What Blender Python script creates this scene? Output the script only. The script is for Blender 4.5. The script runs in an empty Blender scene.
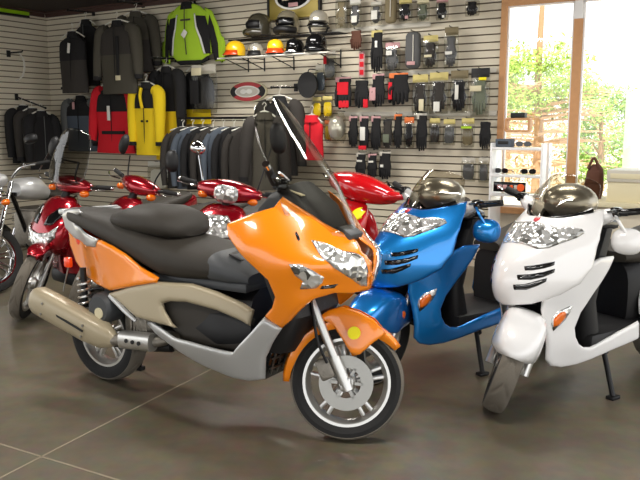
import bpy, bmesh, math, random
import numpy as np
from mathutils import Vector, Matrix, geometry
from mathutils.bvhtree import BVHTree
random.seed(7)
SC=bpy.context.scene; COL=SC.collection
PI=math.pi; R=math.radians
# ---------------------------------------------------------------- materials
def srgb(r,g,b):
    f=lambda c:(c/255/12.92) if c/255<=.04045 else ((c/255+.055)/1.055)**2.4
    return (f(r),f(g),f(b),1)
def mat(name,col,rough=.5,metal=0,coat=0,spec=.5,bump=0,bscale=60,vary=0,trans=0,alpha=1,emit=0,ior=1.45,sheen=0):
    m=bpy.data.materials.new(name); m.use_nodes=True; nt=m.node_tree; b=nt.nodes['Principled BSDF']
    c=srgb(*col); b.inputs['Base Color'].default_value=c; b.inputs['Roughness'].default_value=rough
    b.inputs['Metallic'].default_value=metal; b.inputs['Coat Weight'].default_value=coat; b.inputs['Coat Roughness'].default_value=.04
    b.inputs['Specular IOR Level'].default_value=spec; b.inputs['IOR'].default_value=ior
    b.inputs['Transmission Weight'].default_value=trans; b.inputs['Alpha'].default_value=alpha
    if emit: b.inputs['Emission Color'].default_value=c; b.inputs['Emission Strength'].default_value=emit
    if bump or vary:
        tc=nt.nodes.new('ShaderNodeTexCoord'); n=nt.nodes.new('ShaderNodeTexNoise'); n.inputs['Scale'].default_value=bscale; n.inputs['Detail'].default_value=4
        nt.links.new(tc.outputs['Object'],n.inputs['Vector'])
        if bump:
            bp=nt.nodes.new('ShaderNodeBump'); bp.inputs['Strength'].default_value=bump; bp.inputs['Distance'].default_value=.01
            nt.links.new(n.outputs['Fac'],bp.inputs['Height']); nt.links.new(bp.outputs['Normal'],b.inputs['Normal'])
        if vary:
            mx=nt.nodes.new('ShaderNodeMix'); mx.data_type='RGBA'; mx.inputs['A'].default_value=tuple(x*(1-vary) for x in c[:3])+(1,); mx.inputs['B'].default_value=tuple(min(1,x*(1+vary)) for x in c[:3])+(1,)
            nt.links.new(n.outputs['Fac'],mx.inputs['Factor']); nt.links.new(mx.outputs['Result'],b.inputs['Base Color'])
    return m
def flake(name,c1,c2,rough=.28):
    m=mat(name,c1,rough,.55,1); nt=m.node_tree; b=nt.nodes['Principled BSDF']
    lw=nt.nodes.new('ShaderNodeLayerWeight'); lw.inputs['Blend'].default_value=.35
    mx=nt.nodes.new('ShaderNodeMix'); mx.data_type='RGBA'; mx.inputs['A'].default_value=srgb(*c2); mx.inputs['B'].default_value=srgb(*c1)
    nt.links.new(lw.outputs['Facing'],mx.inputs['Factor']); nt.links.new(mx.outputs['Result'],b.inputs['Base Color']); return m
M={}
M['orange']=mat('orange_paint',(255,142,18),.25,0,1)
M['white']=mat('white_paint',(236,234,232),.22,0,1)
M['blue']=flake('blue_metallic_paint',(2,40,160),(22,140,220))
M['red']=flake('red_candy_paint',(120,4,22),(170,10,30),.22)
M['brightred']=mat('bright_red_paint',(200,16,24),.2,0,1)
M['beige']=mat('champagne_plastic',(170,157,130),.42,.15,.2)
M['silver']=mat('silver_plastic',(198,198,196),.32,.35,.4)
M['alloy']=mat('alloy',(205,203,198),.28,.85)
M['chrome']=mat('chrome',(225,225,225),.1,1)
M['steel']=mat('steel',(150,148,142),.3,.9,bump=.05)
M['dark']=mat('dark_plastic',(18,17,18),.5,bump=.1,bscale=300)
M['gloss']=mat('gloss_black',(14,14,15),.12,0,.6)
M['seat']=mat('seat_vinyl',(50,45,38),.62,bump=.15,bscale=400)
M['seat2']=mat('grey_seat_plastic',(66,68,70),.5)
M['rubber']=mat('tyre_rubber',(30,29,28),.75,bump=.2,bscale=200)
M['tread']=mat('dusty_tread_rubber',(112,105,94),.85,bump=.2,bscale=200,vary=.15)
M['engine']=mat('engine_metal',(138,132,122),.45,.6,bump=.4,bscale=60,vary=.3)
M['amber']=mat('amber_lens',(235,110,10),.15,0,.8)
M['redlens']=mat('orange_reflector',(250,70,15),.2,0,.6)
M['yellow']=mat('yellow_sticker',(250,235,10),.5)
M['badge']=mat('red_badge',(196,40,50),.3,0,.6)
M['paper']=mat('white_paper',(232,230,222),.8)
M['label']=mat('cream_label',(214,204,170),.7)
def lens_mat():
    m=mat('reflector_lens',(205,205,200),.12,.6,1); nt=m.node_tree; b=nt.nodes['Principled BSDF']
    tc=nt.nodes.new('ShaderNodeTexCoord'); v=nt.nodes.new('ShaderNodeTexVoronoi'); v.inputs['Scale'].default_value=30
    nt.links.new(tc.outputs['Object'],v.inputs['Vector'])
    bp=nt.nodes.new('ShaderNodeBump'); bp.inputs['Strength'].default_value=.5; bp.inputs['Distance'].default_value=.02
    nt.links.new(v.outputs['Distance'],bp.inputs['Height']); nt.links.new(bp.outputs['Normal'],b.inputs['Normal'])
    cr=nt.nodes.new('ShaderNodeValToRGB'); cr.color_ramp.elements[0].color=srgb(84,82,74); cr.color_ramp.elements[1].color=srgb(240,240,236); cr.color_ramp.elements[0].position=.1;cr.color_ramp.elements[1].position=.5
    nt.links.new(v.outputs['Color'],cr.inputs['Fac']); nt.links.new(cr.outputs['Color'],b.inputs['Base Color']); return m
M['lens']=lens_mat()
def tinted(name,col,tr=.7,rough=.03):
    m=bpy.data.materials.new(name); m.use_nodes=True; nt=m.node_tree; nt.nodes.clear()
    o=nt.nodes.new('ShaderNodeOutputMaterial'); t=nt.nodes.new('ShaderNodeBsdfTransparent'); t.inputs['Color'].default_value=srgb(*col)
    g=nt.nodes.new('ShaderNodeBsdfGlossy'); g.inputs['Roughness'].default_value=rough
    lw=nt.nodes.new('ShaderNodeLayerWeight'); lw.inputs['Blend'].default_value=.5
    pw=nt.nodes.new('ShaderNodeMath'); pw.operation='POWER'; pw.inputs[1].default_value=4; nt.links.new(lw.outputs['Facing'],pw.inputs[0])
    f=nt.nodes.new('ShaderNodeMath'); f.operation='MULTIPLY_ADD'; f.inputs[1].default_value=.7; f.inputs[2].default_value=.05; nt.links.new(pw.outputs['Value'],f.inputs[0])
    mx=nt.nodes.new('ShaderNodeMixShader'); nt.links.new(f.outputs['Value'],mx.inputs['Fac']); nt.links.new(t.outputs['BSDF'],mx.inputs[1]); nt.links.new(g.outputs['BSDF'],mx.inputs[2]); nt.links.new(mx.outputs['Shader'],o.inputs['Surface'])
    return m
M['shield']=tinted('clear_windshield',(238,238,235))
M['shield2']=tinted('grey_windscreen',(205,203,198))
M['smoke']=tinted('smoked_screen',(232,229,222))
M['bag']=tinted('clear_plastic_bag',(236,236,232),rough=.15)
M['glass']=tinted('window_glass',(250,252,250))
# ---------------------------------------------------------------- mesh helpers
def link(name,me,m,parent=None,kind=None,label=None,smooth=True):
    me.name=name; o=bpy.data.objects.new(name,me); COL.objects.link(o)
    if m: me.materials.append(m)
    if parent: o.parent=parent
    if kind: o['kind']=kind
    if label: o['label']=label
    if smooth:
        for p in me.polygons: p.use_smooth=True
        try: me.set_sharp_from_angle(angle=R(38))
        except Exception: pass
    return o
def bobj(name,bm,m,parent=None,**k):
    bmesh.ops.recalc_face_normals(bm,faces=bm.faces)
    me=bpy.data.meshes.new(name); bm.to_mesh(me); bm.free(); return link(name,me,m,parent,**k)
def thing(name,label,cat,loc=(0,0,0),rz=0,group=None):
    o=bpy.data.objects.new(name,None); COL.objects.link(o); o.empty_display_size=.1
    o.location=loc; o.rotation_euler=(0,0,rz); o['label']=label; o['category']=cat
    if group: o['group']=group
    return o
def tag(o,label,cat,group=None):
    o['label']=label; o['category']=cat
    if group: o['group']=group
    return o
def dup(root,loc=None,rz=None,label=None,group=None):
    r=root.copy(); COL.objects.link(r)
    if loc is not None: r.location=loc
    if rz is not None: r.rotation_euler=(0,0,rz)
    if label: r['label']=label
    if group: r['group']=group
    for ch in list(root.children):
        c=ch.copy(); COL.objects.link(c); c.parent=r
        for g in ch.children:
            d=g.copy(); COL.objects.link(d); d.parent=c
    return r
def NB(): return bmesh.new()
def box(bm,c,s,rot=None,bev=0):
    r=bmesh.ops.create_cube(bm,size=1); vs=r['verts']
    mtx=Matrix.Translation(Vector(c))@(rot.to_4x4() if rot else Matrix())@Matrix.Diagonal((*s,1))
    bmesh.ops.transform(bm,matrix=mtx,verts=vs)
    if bev:
        es=list({e for v in vs for e in v.link_edges}); bmesh.ops.bevel(bm,geom=es,offset=bev,segments=2,affect='EDGES',profile=.5)
    return bm
def smooth_path(pts,n=6):
    P=[Vector(p) for p in pts]
    if len(P)<3: return P
    out=[]
    for i in range(len(P)-1):
        p0=P[max(i-1,0)];p1=P[i];p2=P[i+1];p3=P[min(i+2,len(P)-1)]
        for k in range(n):
            t=k/n; out.append(.5*((2*p1)+(p2-p0)*t+(2*p0-5*p1+4*p2-p3)*t*t+(3*p1-p0-3*p2+p3)*t**3))
    out.append(P[-1]); return out
def tube(bm,pts,r,seg=10,smooth=True,cap=True):
    P=smooth_path(pts) if smooth else [Vector(p) for p in pts]
    n=len(P); rs=[r]*n if not hasattr(r,'__len__') else [float(np.interp(i/(n-1)*(len(r)-1),range(len(r)),r)) for i in range(n)]
    up=None; rings=[]
    for i,p in enumerate(P):
        t=(P[min(i+1,n-1)]-P[max(i-1,0)]).normalized()
        if up is None:
            up=Vector((0,0,1)) if abs(t.z)<.9 else Vector((1,0,0))
        a=t.cross(up).normalized(); b=a.cross(t).normalized(); up=b
        rings.append([bm.verts.new(p+rs[i]*(math.cos(2*PI*k/seg)*a+math.sin(2*PI*k/seg)*b)) for k in range(seg)])
    for i in range(n-1):
        for k in range(seg):
            bm.faces.new((rings[i][k],rings[i][(k+1)%seg],rings[i+1][(k+1)%seg],rings[i+1][k]))
    if cap:
        bm.faces.new(rings[0][::-1]); bm.faces.new(rings[-1])
    return bm
def lathe(bm,prof,seg=32,axis='y',c=(0,0,0),closed=False):
    """prof: list of (r, h) ; revolve around axis through c"""
    rings=[]
    for r,h in prof:
        ring=[]
        for k in range(seg):
            a=2*PI*k/seg; u,v=r*math.cos(a),r*math.sin(a)
            p={'y':(u,h,v),'z':(u,v,h),'x':(h,u,v)}[axis]
            ring.append(bm.verts.new((p[0]+c[0],p[1]+c[1],p[2]+c[2])))
        rings.append(ring)
    m=len(rings)
    for i in range(m if closed else m-1):
        A=rings[i];B=rings[(i+1)%m]
        for k in range(seg):
            bm.faces.new((A[k],A[(k+1)%seg],B[(k+1)%seg],B[k]))
    if not closed:
        if prof[0][0]>1e-4: bm.faces.new(rings[0])
        if prof[-1][0]>1e-4: bm.faces.new(rings[-1])
    bmesh.ops.remove_doubles(bm,verts=bm.verts[:],dist=1e-5)
    return bm
def ell(bm,c,r,rot=None,seg=20,cut=None):
    g=bmesh.ops.create_uvsphere(bm,u_segments=seg,v_segments=seg//2+2,radius=1)
    mtx=Matrix.Translation(Vector(c))@(rot.to_4x4() if rot else Matrix())@Matrix.Diagonal((*r,1))
    bmesh.ops.transform(bm,matrix=mtx,verts=g['verts']); return bm
def loft(bm,rings,closed=True,cap=True):
    V=[[bm.verts.new(p) for p in r] for r in rings]; n=len(V[0])
    for i in range(len(V)-1):
        for k in range(n if closed else n-1):
            bm.faces.new((V[i][k],V[i][(k+1)%n],V[i+1][(k+1)%n],V[i+1][k]))
    if cap and closed:
        bm.faces.new(V[0][::-1]); bm.faces.new(V[-1])
    return bm
def oval(c,a,b,ax,ay,n=20,p=2.0):
    """superellipse ring around c spanned by vectors ax (a) and ay (b)"""
    out=[]; c=Vector(c);ax=Vector(ax);ay=Vector(ay)
    for k in range(n):
        t=2*PI*k/n; ct,st=math.cos(t),math.sin(t)
        out.append(c+ax*(a*math.copysign(abs(ct)**(2/p),ct))+ay*(b*math.copysign(abs(st)**(2/p),st)))
    return out
class RBF:
    def __init__(s,c,lam=1e-4):
        P=np.array([k[:2] for k in c],float);v=np.array([k[2] for k in c],float);n=len(P)
        K=s.k(P,P)+lam*np.eye(n);A=np.zeros((n+3,n+3));A[:n,:n]=K;A[:n,n]=1;A[:n,n+1:]=P;A[n,:n]=1;A[n+1:,:n]=P.T
        s.w=np.linalg.solve(A,np.concatenate([v,np.zeros(3)]));s.P=P
    def k(s,a,b):
        r2=((a[:,None]-b[None])**2).sum(-1);return .5*r2*np.log(r2+1e-12)
    def __call__(s,q):
        q=np.atleast_2d(np.array(q,float));n=len(s.P);return s.k(q,s.P)@s.w[:n]+s.w[n]+q@s.w[n+1:]
def spline2(pts,closed=True,n=6):
    P=[Vector((*p,0)) for p in pts]; m=len(P); out=[]
    for i in range(m if closed else m-1):
        p0=P[(i-1)%m];p1=P[i];p2=P[(i+1)%m];p3=P[(i+2)%m]
        for k in range(n):
            t=k/n; q=.5*((2*p1)+(p2-p0)*t+(2*p0-5*p1+4*p2-p3)*t*t+(3*p1-p0-3*p2+p3)*t**3); out.append((q.x,q.y))
    return out
def inside(q,poly):
    x,y=q; c=False; j=len(poly)-1
    for i in range(len(poly)):
        xi,yi=poly[i];xj,yj=poly[j]
        if (yi>y)!=(yj>y) and x<(xj-xi)*(y-yi)/(yj-yi)+xi: c=not c
        j=i
    return c
def mesh2d(poly,res,rim=0):
    B=[]
    for i in range(len(poly)):
        a=Vector(poly[i]);b=Vector(poly[(i+1)%len(poly)]); k=max(1,int((b-a).length/res+.5))
        for j in range(k): B.append(a.lerp(b,j/k))
    n=len(B); A=np.array([tuple(b) for b in B]); A2=np.roll(A,-1,0)
    def dist(q):
        d=A2-A; t=np.clip(((q-A)*d).sum(1)/np.maximum((d*d).sum(1),1e-12),0,1); return float(np.sqrt((((A+t[:,None]*d)-q)**2).sum(1)).min())
    pts=[Vector(b) for b in B]; D=[0.]*n
    gap=res*.45
    if rim:
        nb=len(B); area=sum(B[i].x*B[(i+1)%nb].y-B[(i+1)%nb].x*B[i].y for i in range(nb)); so=1 if area>0 else -1
        for f in (.12,.4,.8):
            for i in range(nb):
                tg=(B[(i+1)%nb]-B[i-1]).normalized(); q=B[i]+Vector((-tg.y,tg.x))*so*rim*f
                if inside((q.x,q.y),B):
                    d=dist(np.array((q.x,q.y)))
                    if d>rim*f*.85: pts.append(q); D.append(d)
        gap=rim*.8+res*.45
    x0,y0=A.min(0);x1,y1=A.max(0); h=res*.87; r=0; y=y0
    while y<=y1:
        x=x0+(res/2 if r%2 else 0)
        while x<=x1:
            if inside((x,y),B):
                d=dist(np.array((x,y)))
                if d>gap: pts.append(Vector((x,y)));D.append(d)
            x+=res
        y+=h; r+=1
    vs,es,fs,ov,oe,of=geometry.delaunay_2d_cdt(pts,[(i,(i+1)%n) for i in range(n)],[],1,1e-6)
    dd=[]
    for k,v in enumerate(vs):
        o=ov[k]; dd.append(D[o[0]] if o else 0.)
    return vs,fs,dd
def shell(name,poly,surf,axis,m,parent=None,sides=(1,),res=.025,rnd=.02,thick=.004,off=0,spl=0,label=None,kind=None):
    """curved panel: outline in two of the thing's axes, bent over a smooth surface along the third"""
    S=surf if isinstance(surf,RBF) else RBF(surf)
    if spl: poly=spline2(poly,True,spl)
    vs,fs,dd=mesh2d(poly,res,rnd); val=S([tuple(v) for v in vs]); me=bpy.data.meshes.new(name); V=[];F=[]
    for sg in sides:
        b=len(V)
        for v,d,w in zip(vs,dd,val):
            w=float(w)+off
            if rnd and d<rnd: w-=rnd-math.sqrt(max(0,rnd*rnd-(rnd-d)**2))
            V.append({'side':(v.x,sg*w,v.y),'front':(w,v.x,v.y),'top':(v.x,v.y,w)}[axis])
        for f in fs: F.append([b+i for i in f])
    me.from_pydata(V,[],F); bm=bmesh.new(); bm.from_mesh(me)
    ref={'side':None,'front':Vector((1,0,0)),'top':Vector((0,0,1))}[axis]
    for f in bm.faces:
        f.normal_update(); rv=ref or Vector((0,1 if f.calc_center_median().y>0 else -1,0))
        if f.normal.dot(rv)<0: f.normal_flip()
    bm.to_mesh(me); bm.free(); o=link(name,me,m,parent,kind,label)
    if thick:
        md=o.modifiers.new('thickness','SOLIDIFY'); md.thickness=thick; md.offset=-1
    return o
def decal(name,pts3,over,m,parent,off=.004,res=.012,rnd=.004,label=None,thick=.004):
    """lens / badge / vent: an outline laid on the curved panel below it"""
    P=[Vector(p) for p in pts3]; c=sum(P,Vector())/len(P)
    n=Vector(geometry.normal(P)) 
    dg=bpy.context.evaluated_depsgraph_get()
    me0=over.data; bv=BVHTree.FromPolygons([v.co[:] for v in me0.vertices],[p.vertices[:] for p in me0.polygons])
    loc,nn,_,_=bv.find_nearest(c)
    if n.dot(nn)<0: n=-n
    a=n.orthogonal().normalized(); b=n.cross(a)
    poly=[((p-c).dot(a),(p-c).dot(b)) for p in P]
    vs,fs,dd=mesh2d(poly,res); V=[]
    for v,d in zip(vs,dd):
        q=c+a*v.x+b*v.y; hit=bv.ray_cast(q+n*.25,-n,.6)
        h=hit[0] if hit[0] else bv.find_nearest(q)[0]
        e=off-(rnd-math.sqrt(max(0,rnd*rnd-(rnd-d)**2)) if d<rnd else 0)
        V.append(h+n*e)
    me=bpy.data.meshes.new(name); me.from_pydata(V,[],fs); bm=bmesh.new(); bm.from_mesh(me)
    for f in bm.faces:
        f.normal_update()
        if f.normal.dot(n)<0: f.normal_flip()
    bm.to_mesh(me); bm.free(); o=link(name,me,m,parent,None,label)
    md=o.modifiers.new('thickness','SOLIDIFY'); md.thickness=thick; md.offset=0
    return o
def extr(bm,poly,w,axis='y',c=0,bev=0):
    """flat outline extruded to width w centred on c"""
    def P(p,h): return {'y':(p[0],h,p[1]),'x':(h,p[0],p[1]),'z':(p[0],p[1],h)}[axis]
    A=[bm.verts.new(P(p,c-w/2)) for p in poly];B=[bm.verts.new(P(p,c+w/2)) for p in poly]; n=len(poly)
    fs=[bm.faces.new(A),bm.faces.new(B[::-1])]
    for i in range(n): fs.append(bm.faces.new((A[i],B[i],B[(i+1)%n],A[(i+1)%n])))
    if bev:
        es=list({e for f in fs[:2] for e in f.edges}); bmesh.ops.bevel(bm,geom=es,offset=bev,segments=3,affect='EDGES',profile=.5)
    return bm
def text(name,body,size,m,parent,loc,rot,ext=.002):
    cu=bpy.data.curves.new(name,'FONT'); cu.body=body; cu.size=size; cu.extrude=ext; cu.align_x='CENTER'; cu.align_y='CENTER'
    o=bpy.data.objects.new(name,cu); COL.objects.link(o); dg=bpy.context.evaluated_depsgraph_get(); me=bpy.data.meshes.new_from_object(o.evaluated_get(dg)); bpy.data.objects.remove(o)
    o=link(name,me,m,parent,smooth=False); o.location=loc; o.rotation_euler=rot; return o
# ---------------------------------------------------------------- camera
cd=bpy.data.cameras.new('camera'); cam=bpy.data.objects.new('camera',cd); COL.objects.link(cam)
cam.location=(0,0,1.47); cam.rotation_euler=(R(90-8.72),0,0); cd.sensor_width=36; cd.lens=36*750/640; cd.clip_start=.05
SC.camera=cam
SC.view_settings.view_transform='Standard'; SC.view_settings.look='None'; SC.view_settings.gamma=1; SC.view_settings.use_curve_mapping=False; SC.view_settings.exposure=.3
# ---------------------------------------------------------------- room shell
C0=Vector((-3.974,11.25,0)); WA=R(-32); WD=Vector((math.cos(WA),math.sin(WA),0)); WN=Vector((WD.y,-WD.x,0))
def WP(s,z,off=0): return C0+WD*s+WN*off+Vector((0,0,z))
def wall_empty(name,label,cat,s,z,off,group=None,rz=0): return thing(name,label,cat,WP(s,z,off),WA+rz,group)
ceilz=3.075
def wbox(bm,s0,s1,z0,z1,o0,o1,bev=0):
    c=WP((s0+s1)/2,(z0+z1)/2,(o0+o1)/2); box(bm,c,(s1-s0,abs(o1-o0),z1-z0),Matrix.Rotation(WA,3,'Z'),bev)
def concrete():
    m=mat('polished_concrete',(118,108,93),.32,0,0); nt=m.node_tree; b=nt.nodes['Principled BSDF']; N=nt.nodes.new; L=nt.links.new
    tc=N('ShaderNodeTexCoord'); n1=N('ShaderNodeTexNoise'); n1.inputs['Scale'].default_value=.9; n1.inputs['Detail'].default_value=8; n1.inputs['Roughness'].default_value=.65
    n2=N('ShaderNodeTexNoise'); n2.inputs['Scale'].default_value=14; n2.inputs['Detail'].default_value=6
    L(tc.outputs['Object'],n1.inputs['Vector']); L(tc.outputs['Object'],n2.inputs['Vector'])
    cr=N('ShaderNodeValToRGB'); cr.color_ramp.elements[0].position=.32; cr.color_ramp.elements[1].position=.7; cr.color_ramp.elements[0].color=srgb(80,72,58); cr.color_ramp.elements[1].color=srgb(116,107,89); L(n1.outputs['Fac'],cr.inputs['Fac'])
    mx=N('ShaderNodeMix'); mx.data_type='RGBA'; mx.blend_type='OVERLAY'; mx.inputs['Factor'].default_value=.35; L(cr.outputs['Color'],mx.inputs['A']); L(n2.outputs['Color'],mx.inputs['B'])
    hs=N('ShaderNodeHueSaturation'); hs.inputs['Saturation'].default_value=.98; L(mx.outputs['Result'],hs.inputs['Color']); L(hs.outputs['Color'],b.inputs['Base Color'])
    mr=N('ShaderNodeMapRange'); mr.inputs['To Min'].default_value=.22; mr.inputs['To Max'].default_value=.42; L(n1.outputs['Fac'],mr.inputs['Value']); L(mr.outputs['Result'],b.inputs['Roughness'])
    bp=N('ShaderNodeBump'); bp.inputs['Strength'].default_value=.04; L(n2.outputs['Fac'],bp.inputs['Height']); L(bp.outputs['Normal'],b.inputs['Normal']); return m
M['concrete']=concrete()
M['joint']=mat('joint_filler',(150,138,118),.6)
bm=NB(); wbox(bm,-.06,12,-.2,0,-.06,16); fl=bobj('floor',bm,M['concrete'],kind='structure',smooth=False)
JA=[(-1.348,2.971),(-0.714,4.288),(-1.492,3.312),(-0.846,2.953)]
def strip(name,a,b,ext0,ext1,w=.009):
    a=Vector((*a,0));b=Vector((*b,0)); d=(b-a).normalized(); a=a-d*ext0;b=b+d*ext1; bm=NB(); c=(a+b)/2
    box(bm,(c.x,c.y,.0008),((b-a).length,w,.0016),Matrix.Rotation(math.atan2(d.y,d.x),3,'Z')); return bobj(name,bm,M['joint'],kind='structure',smooth=False)
strip('trim_1',JA[0],JA[1],3,5); strip('trim_2',JA[2],JA[3],2,4)
M['slat']=mat('slatwall_laminate',(216,206,184),.5,vary=.04,bscale=3)
def slat_wall(name,s0,s1,z0,z1,P,thick=.06):
    """horizontal boards with a T-groove every 76 mm"""
    prof=[(0,z0)]; z=z0+.0762
    while z<z1-.02:
        prof+=[(0,z-.0068),(.022,z-.0063),(.022,z+.0063),(0,z+.0068)]; z+=.0762
    prof+=[(0,z1),(thick,z1),(thick,z0)]
    bm=NB(); A=[bm.verts.new(P(s0,z,-o)) for o,z in prof];B=[bm.verts.new(P(s1,z,-o)) for o,z in prof]; n=len(prof)
    for i in range(n): bm.faces.new((A[i],A[(i+1)%n],B[(i+1)%n],B[i]))
    bm.faces.new(A);bm.faces.new(B); o=bobj(name,bm,M['slat'],kind='structure',smooth=False); o.data.materials.append(M['groove'])
    nrm=(P(0,0,1)-P(0,0,0)).normalized(); base=P(0,0,0)
    for p in o.data.polygons:
        d=(Vector(p.center)-base).dot(nrm)
        if -.023<d<-.008 and len(p.vertices)==4: p.material_index=1
    return o
M['groove']=mat('groove_shade_tone',(112,97,78),.6)  # no separate insert: darker colour on the groove faces deepens their shade
SW=6.80
slat_wall('wall_back',0,SW,0,ceilz,WP)
LP=lambda t,z,off: C0+WN*t+WD*off+Vector((0,0,z))
slat_wall('wall_left',-.06,4.2,0,ceilz,LP)
M['ceil']=mat('dark_soffit',(46,34,32),.7); M['ceiltrim']=mat('soffit_trim',(78,56,50),.5)
bm=NB(); wbox(bm,-.06,12,ceilz,ceilz+.2,-.06,16); bobj('ceiling',bm,M['ceil'],kind='structure',smooth=False)
bm=NB(); wbox(bm,.02,SW,ceilz-.07,ceilz-.002,0,.03); wbox(bm,.02,SW,ceilz-.02,ceilz-.002,.03,.09); bobj('trim_3',bm,M['ceiltrim'],kind='structure',smooth=False)
bm=NB(); a=LP(2.1,ceilz-.035,.015); box(bm,a,(.03,4.1,.07),Matrix.Rotation(WA,3,'Z')); a=LP(2.1,ceilz-.01,.06);box(bm,a,(.06,4.1,.018),Matrix.Rotation(WA,3,'Z')); bobj('trim_4',bm,M['ceiltrim'],kind='structure',smooth=False)
# window wall to the right of the slat boards
M['wood']=mat('oak_trim',(198,146,98),.5,bump=.05,bscale=20,vary=.12); M['wallp']=mat('painted_wall',(210,200,180),.7); M['alu']=mat('white_sash',(236,234,232),.4)
sill=.62; wtop=2.66; SE=11.0
bm=NB(); wbox(bm,SW,SE,0,sill,-.06,0); wbox(bm,SW,SE,wtop,ceilz,-.06,0); bobj('wall_right',bm,M['wallp'],kind='structure',smooth=False)
jam=[(SW,.06),(7.50,.085),(9.2,.11),(SE-.1,.1)]
bm=NB()
for s,w in jam[:1]+jam[3:]: wbox(bm,s,s+w,sill,wtop,-.05,.02)
wbox(bm,SW,SE,wtop-.04,wtop+.03,-.05,.02); wbox(bm,SW,SE,sill-.03,sill+.03,-.05,.06)
bobj('trim_5',bm,M['wood'],kind='structure',smooth=False)
bm=NB(); wbox(bm,7.50,7.585,sill+.03,2.454,-.05,0); wbox(bm,9.2,9.31,sill+.03,wtop-.04,-.05,.02); bobj('trim_6',bm,M['wood'],kind='structure',smooth=False)
bm=NB(); wbox(bm,7.505,7.58,2.454,wtop-.04,-.04,.01); bobj('trim_7',bm,M['alu'],kind='structure',smooth=False)
for k,(a,b) in enumerate(((SW+.06,7.50),(7.585,9.2),(9.31,SE-.1))):
    bm=NB()
    for x0,x1,z0,z1 in ((a,a+.015,sill+.03,wtop-.04),(b-.015,b,sill+.03,wtop-.04),(a,b,sill+.03,sill+.05),(a,b,wtop-.055,wtop-.04)): wbox(bm,x0,x1,z0,z1,-.045,-.01)
    w=bobj('window_%d'%(k+1),bm,M['alu'],kind='structure',smooth=False)
    bm=NB(); wbox(bm,a+.03,b-.03,sill+.06,wtop-.07,-.03,-.026); bobj('glass_pane',bm,M['glass'],w,smooth=False)
# ---------------------------------------------------------------- outdoors
M['yard']=mat('gravel_yard',(214,206,186),.9,vary=.15,bscale=3); M['leaf']=mat('pine_foliage',(158,184,84),.7,vary=.4,bscale=3); M['leaf2']=mat('bush_leaves',(140,176,80),.7,vary=.4,bscale=4)
M['bark']=mat('bark',(176,140,108),.9,bump=.4,bscale=14); M['dead']=mat('dead_branch',(208,172,140),.85,vary=.15,bscale=9)
bm=NB(); box(bm,(9,22,-.31),(60,50,.2)); g=bobj('ground',bm,M['yard'],kind='structure',smooth=False)
# cut the yard back to the outside of the walls by sinking it below the floor slab
def leaves(bm,c,r,n,s,rng):
    for _ in range(n):
        d=Vector((rng.gauss(0,1),rng.gauss(0,1),rng.gauss(0,1))).normalized()*rng.random()**.4
        p=Vector(c)+Vector((d.x*r[0],d.y*r[1],d.z*r[2])); a=Vector((rng.gauss(0,1),rng.gauss(0,1),rng.gauss(0,1))).normalized(); b=a.orthogonal().normalized()
        k=s*(.6+.8*rng.random()); q=[p-a*k,p+b*k*.35,p+a*k,p-b*k*.35]; bm.faces.new([bm.verts.new(v) for v in q])
rng=random.Random(3)
tx,ty=(3.88,13.5)
t=thing('pine_tree','tall pine outside the window with bare brown lower branches and green top','tree',(tx,ty,-.2))
bm=NB(); tube(bm,[(0,0,0),(.03,0,1.2),(-.02,.05,2.5),(0,0,4.4)],[.11,.09,.06,.03]); bobj('trunk',bm,M['bark'],t)
bm=NB()
for k in range(54):
    z=.9+1.5*rng.random(); a=rng.random()*2*PI; l=.7+.75*rng.random(); dz=.12*rng.random()-.02
    d=Vector((math.cos(a),math.sin(a),0)); tube(bm,[Vector((0,0,z)),Vector((0,0,z+dz))+d*l*.5,Vector((0,0,z+dz*.4))+d*l],[.03,.022,.008],6)
    for j in range(3):
        q=Vector((0,0,z+dz))+d*l*(.4+.2*j); e=Vector((math.cos(a+.9*(-1)**j),math.sin(a+.9*(-1)**j),.1)); tube(bm,[q,q+e*.3],[.008,.003],5)
bobj('bare_branches',bm,M['dead'],t)
bm=NB()
for k in range(46):
    a=rng.random()*2*PI; rr=1.0*rng.random()**.5; z=1.95+1.0*rng.random(); leaves(bm,(rr*math.cos(a),rr*math.sin(a),z),(.32,.32,.24),70,.055,rng)
for k in range(10): leaves(bm,(1.1*math.cos(k*.63),1.1*math.sin(k*.63),1.9+.5*rng.random()),(.3,.3,.18),36,.05,rng)
bobj('foliage',bm,M['leaf'],t)
bx,by=(5.72,15.5)
t=thing('evergreen_bush','bushy green tree outside to the right of the window post','tree',(bx,by,-.2))
bm=NB(); tube(bm,[(0,0,0),(.05,0,1),(0,0,2)],[.08,.06,.02]); 
for k in range(7): tube(bm,[(0,0,.7+.2*k),(.5*math.cos(k*2),.5*math.sin(k*2),1.0+.2*k)],[.025,.008],6)
bobj('trunk',bm,M['bark'],t)
bm=NB()
for k in range(60):
    a=rng.random()*2*PI; z=.6+1.75*rng.random(); rr=.62*rng.random()**.5*(1.25-.3*z/2.3); leaves(bm,(rr*math.cos(a),rr*math.sin(a),z),(.26,.26,.22),60,.05,rng)
bobj('foliage',bm,M['leaf2'],t)
M['brush']=mat('dry_brush',(196,164,122),.85,vary=.35,bscale=5)
hx,hy=(5.38,17.0)
bm=NB()
for k in range(120):
    x=-3.5+7*rng.random(); leaves(bm,(x,1.2*rng.random(),.2+1.75*rng.random()),(.45,.4,.3),34,.07,rng)
br=bobj('brush_thicket',bm,M['brush']); br.location=(hx,hy,-.2); br.rotation_euler=(0,0,R(-20)); tag(br,'tan thicket of dry brush across the yard beyond the pine','brush'); br['kind']='stuff'
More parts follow.
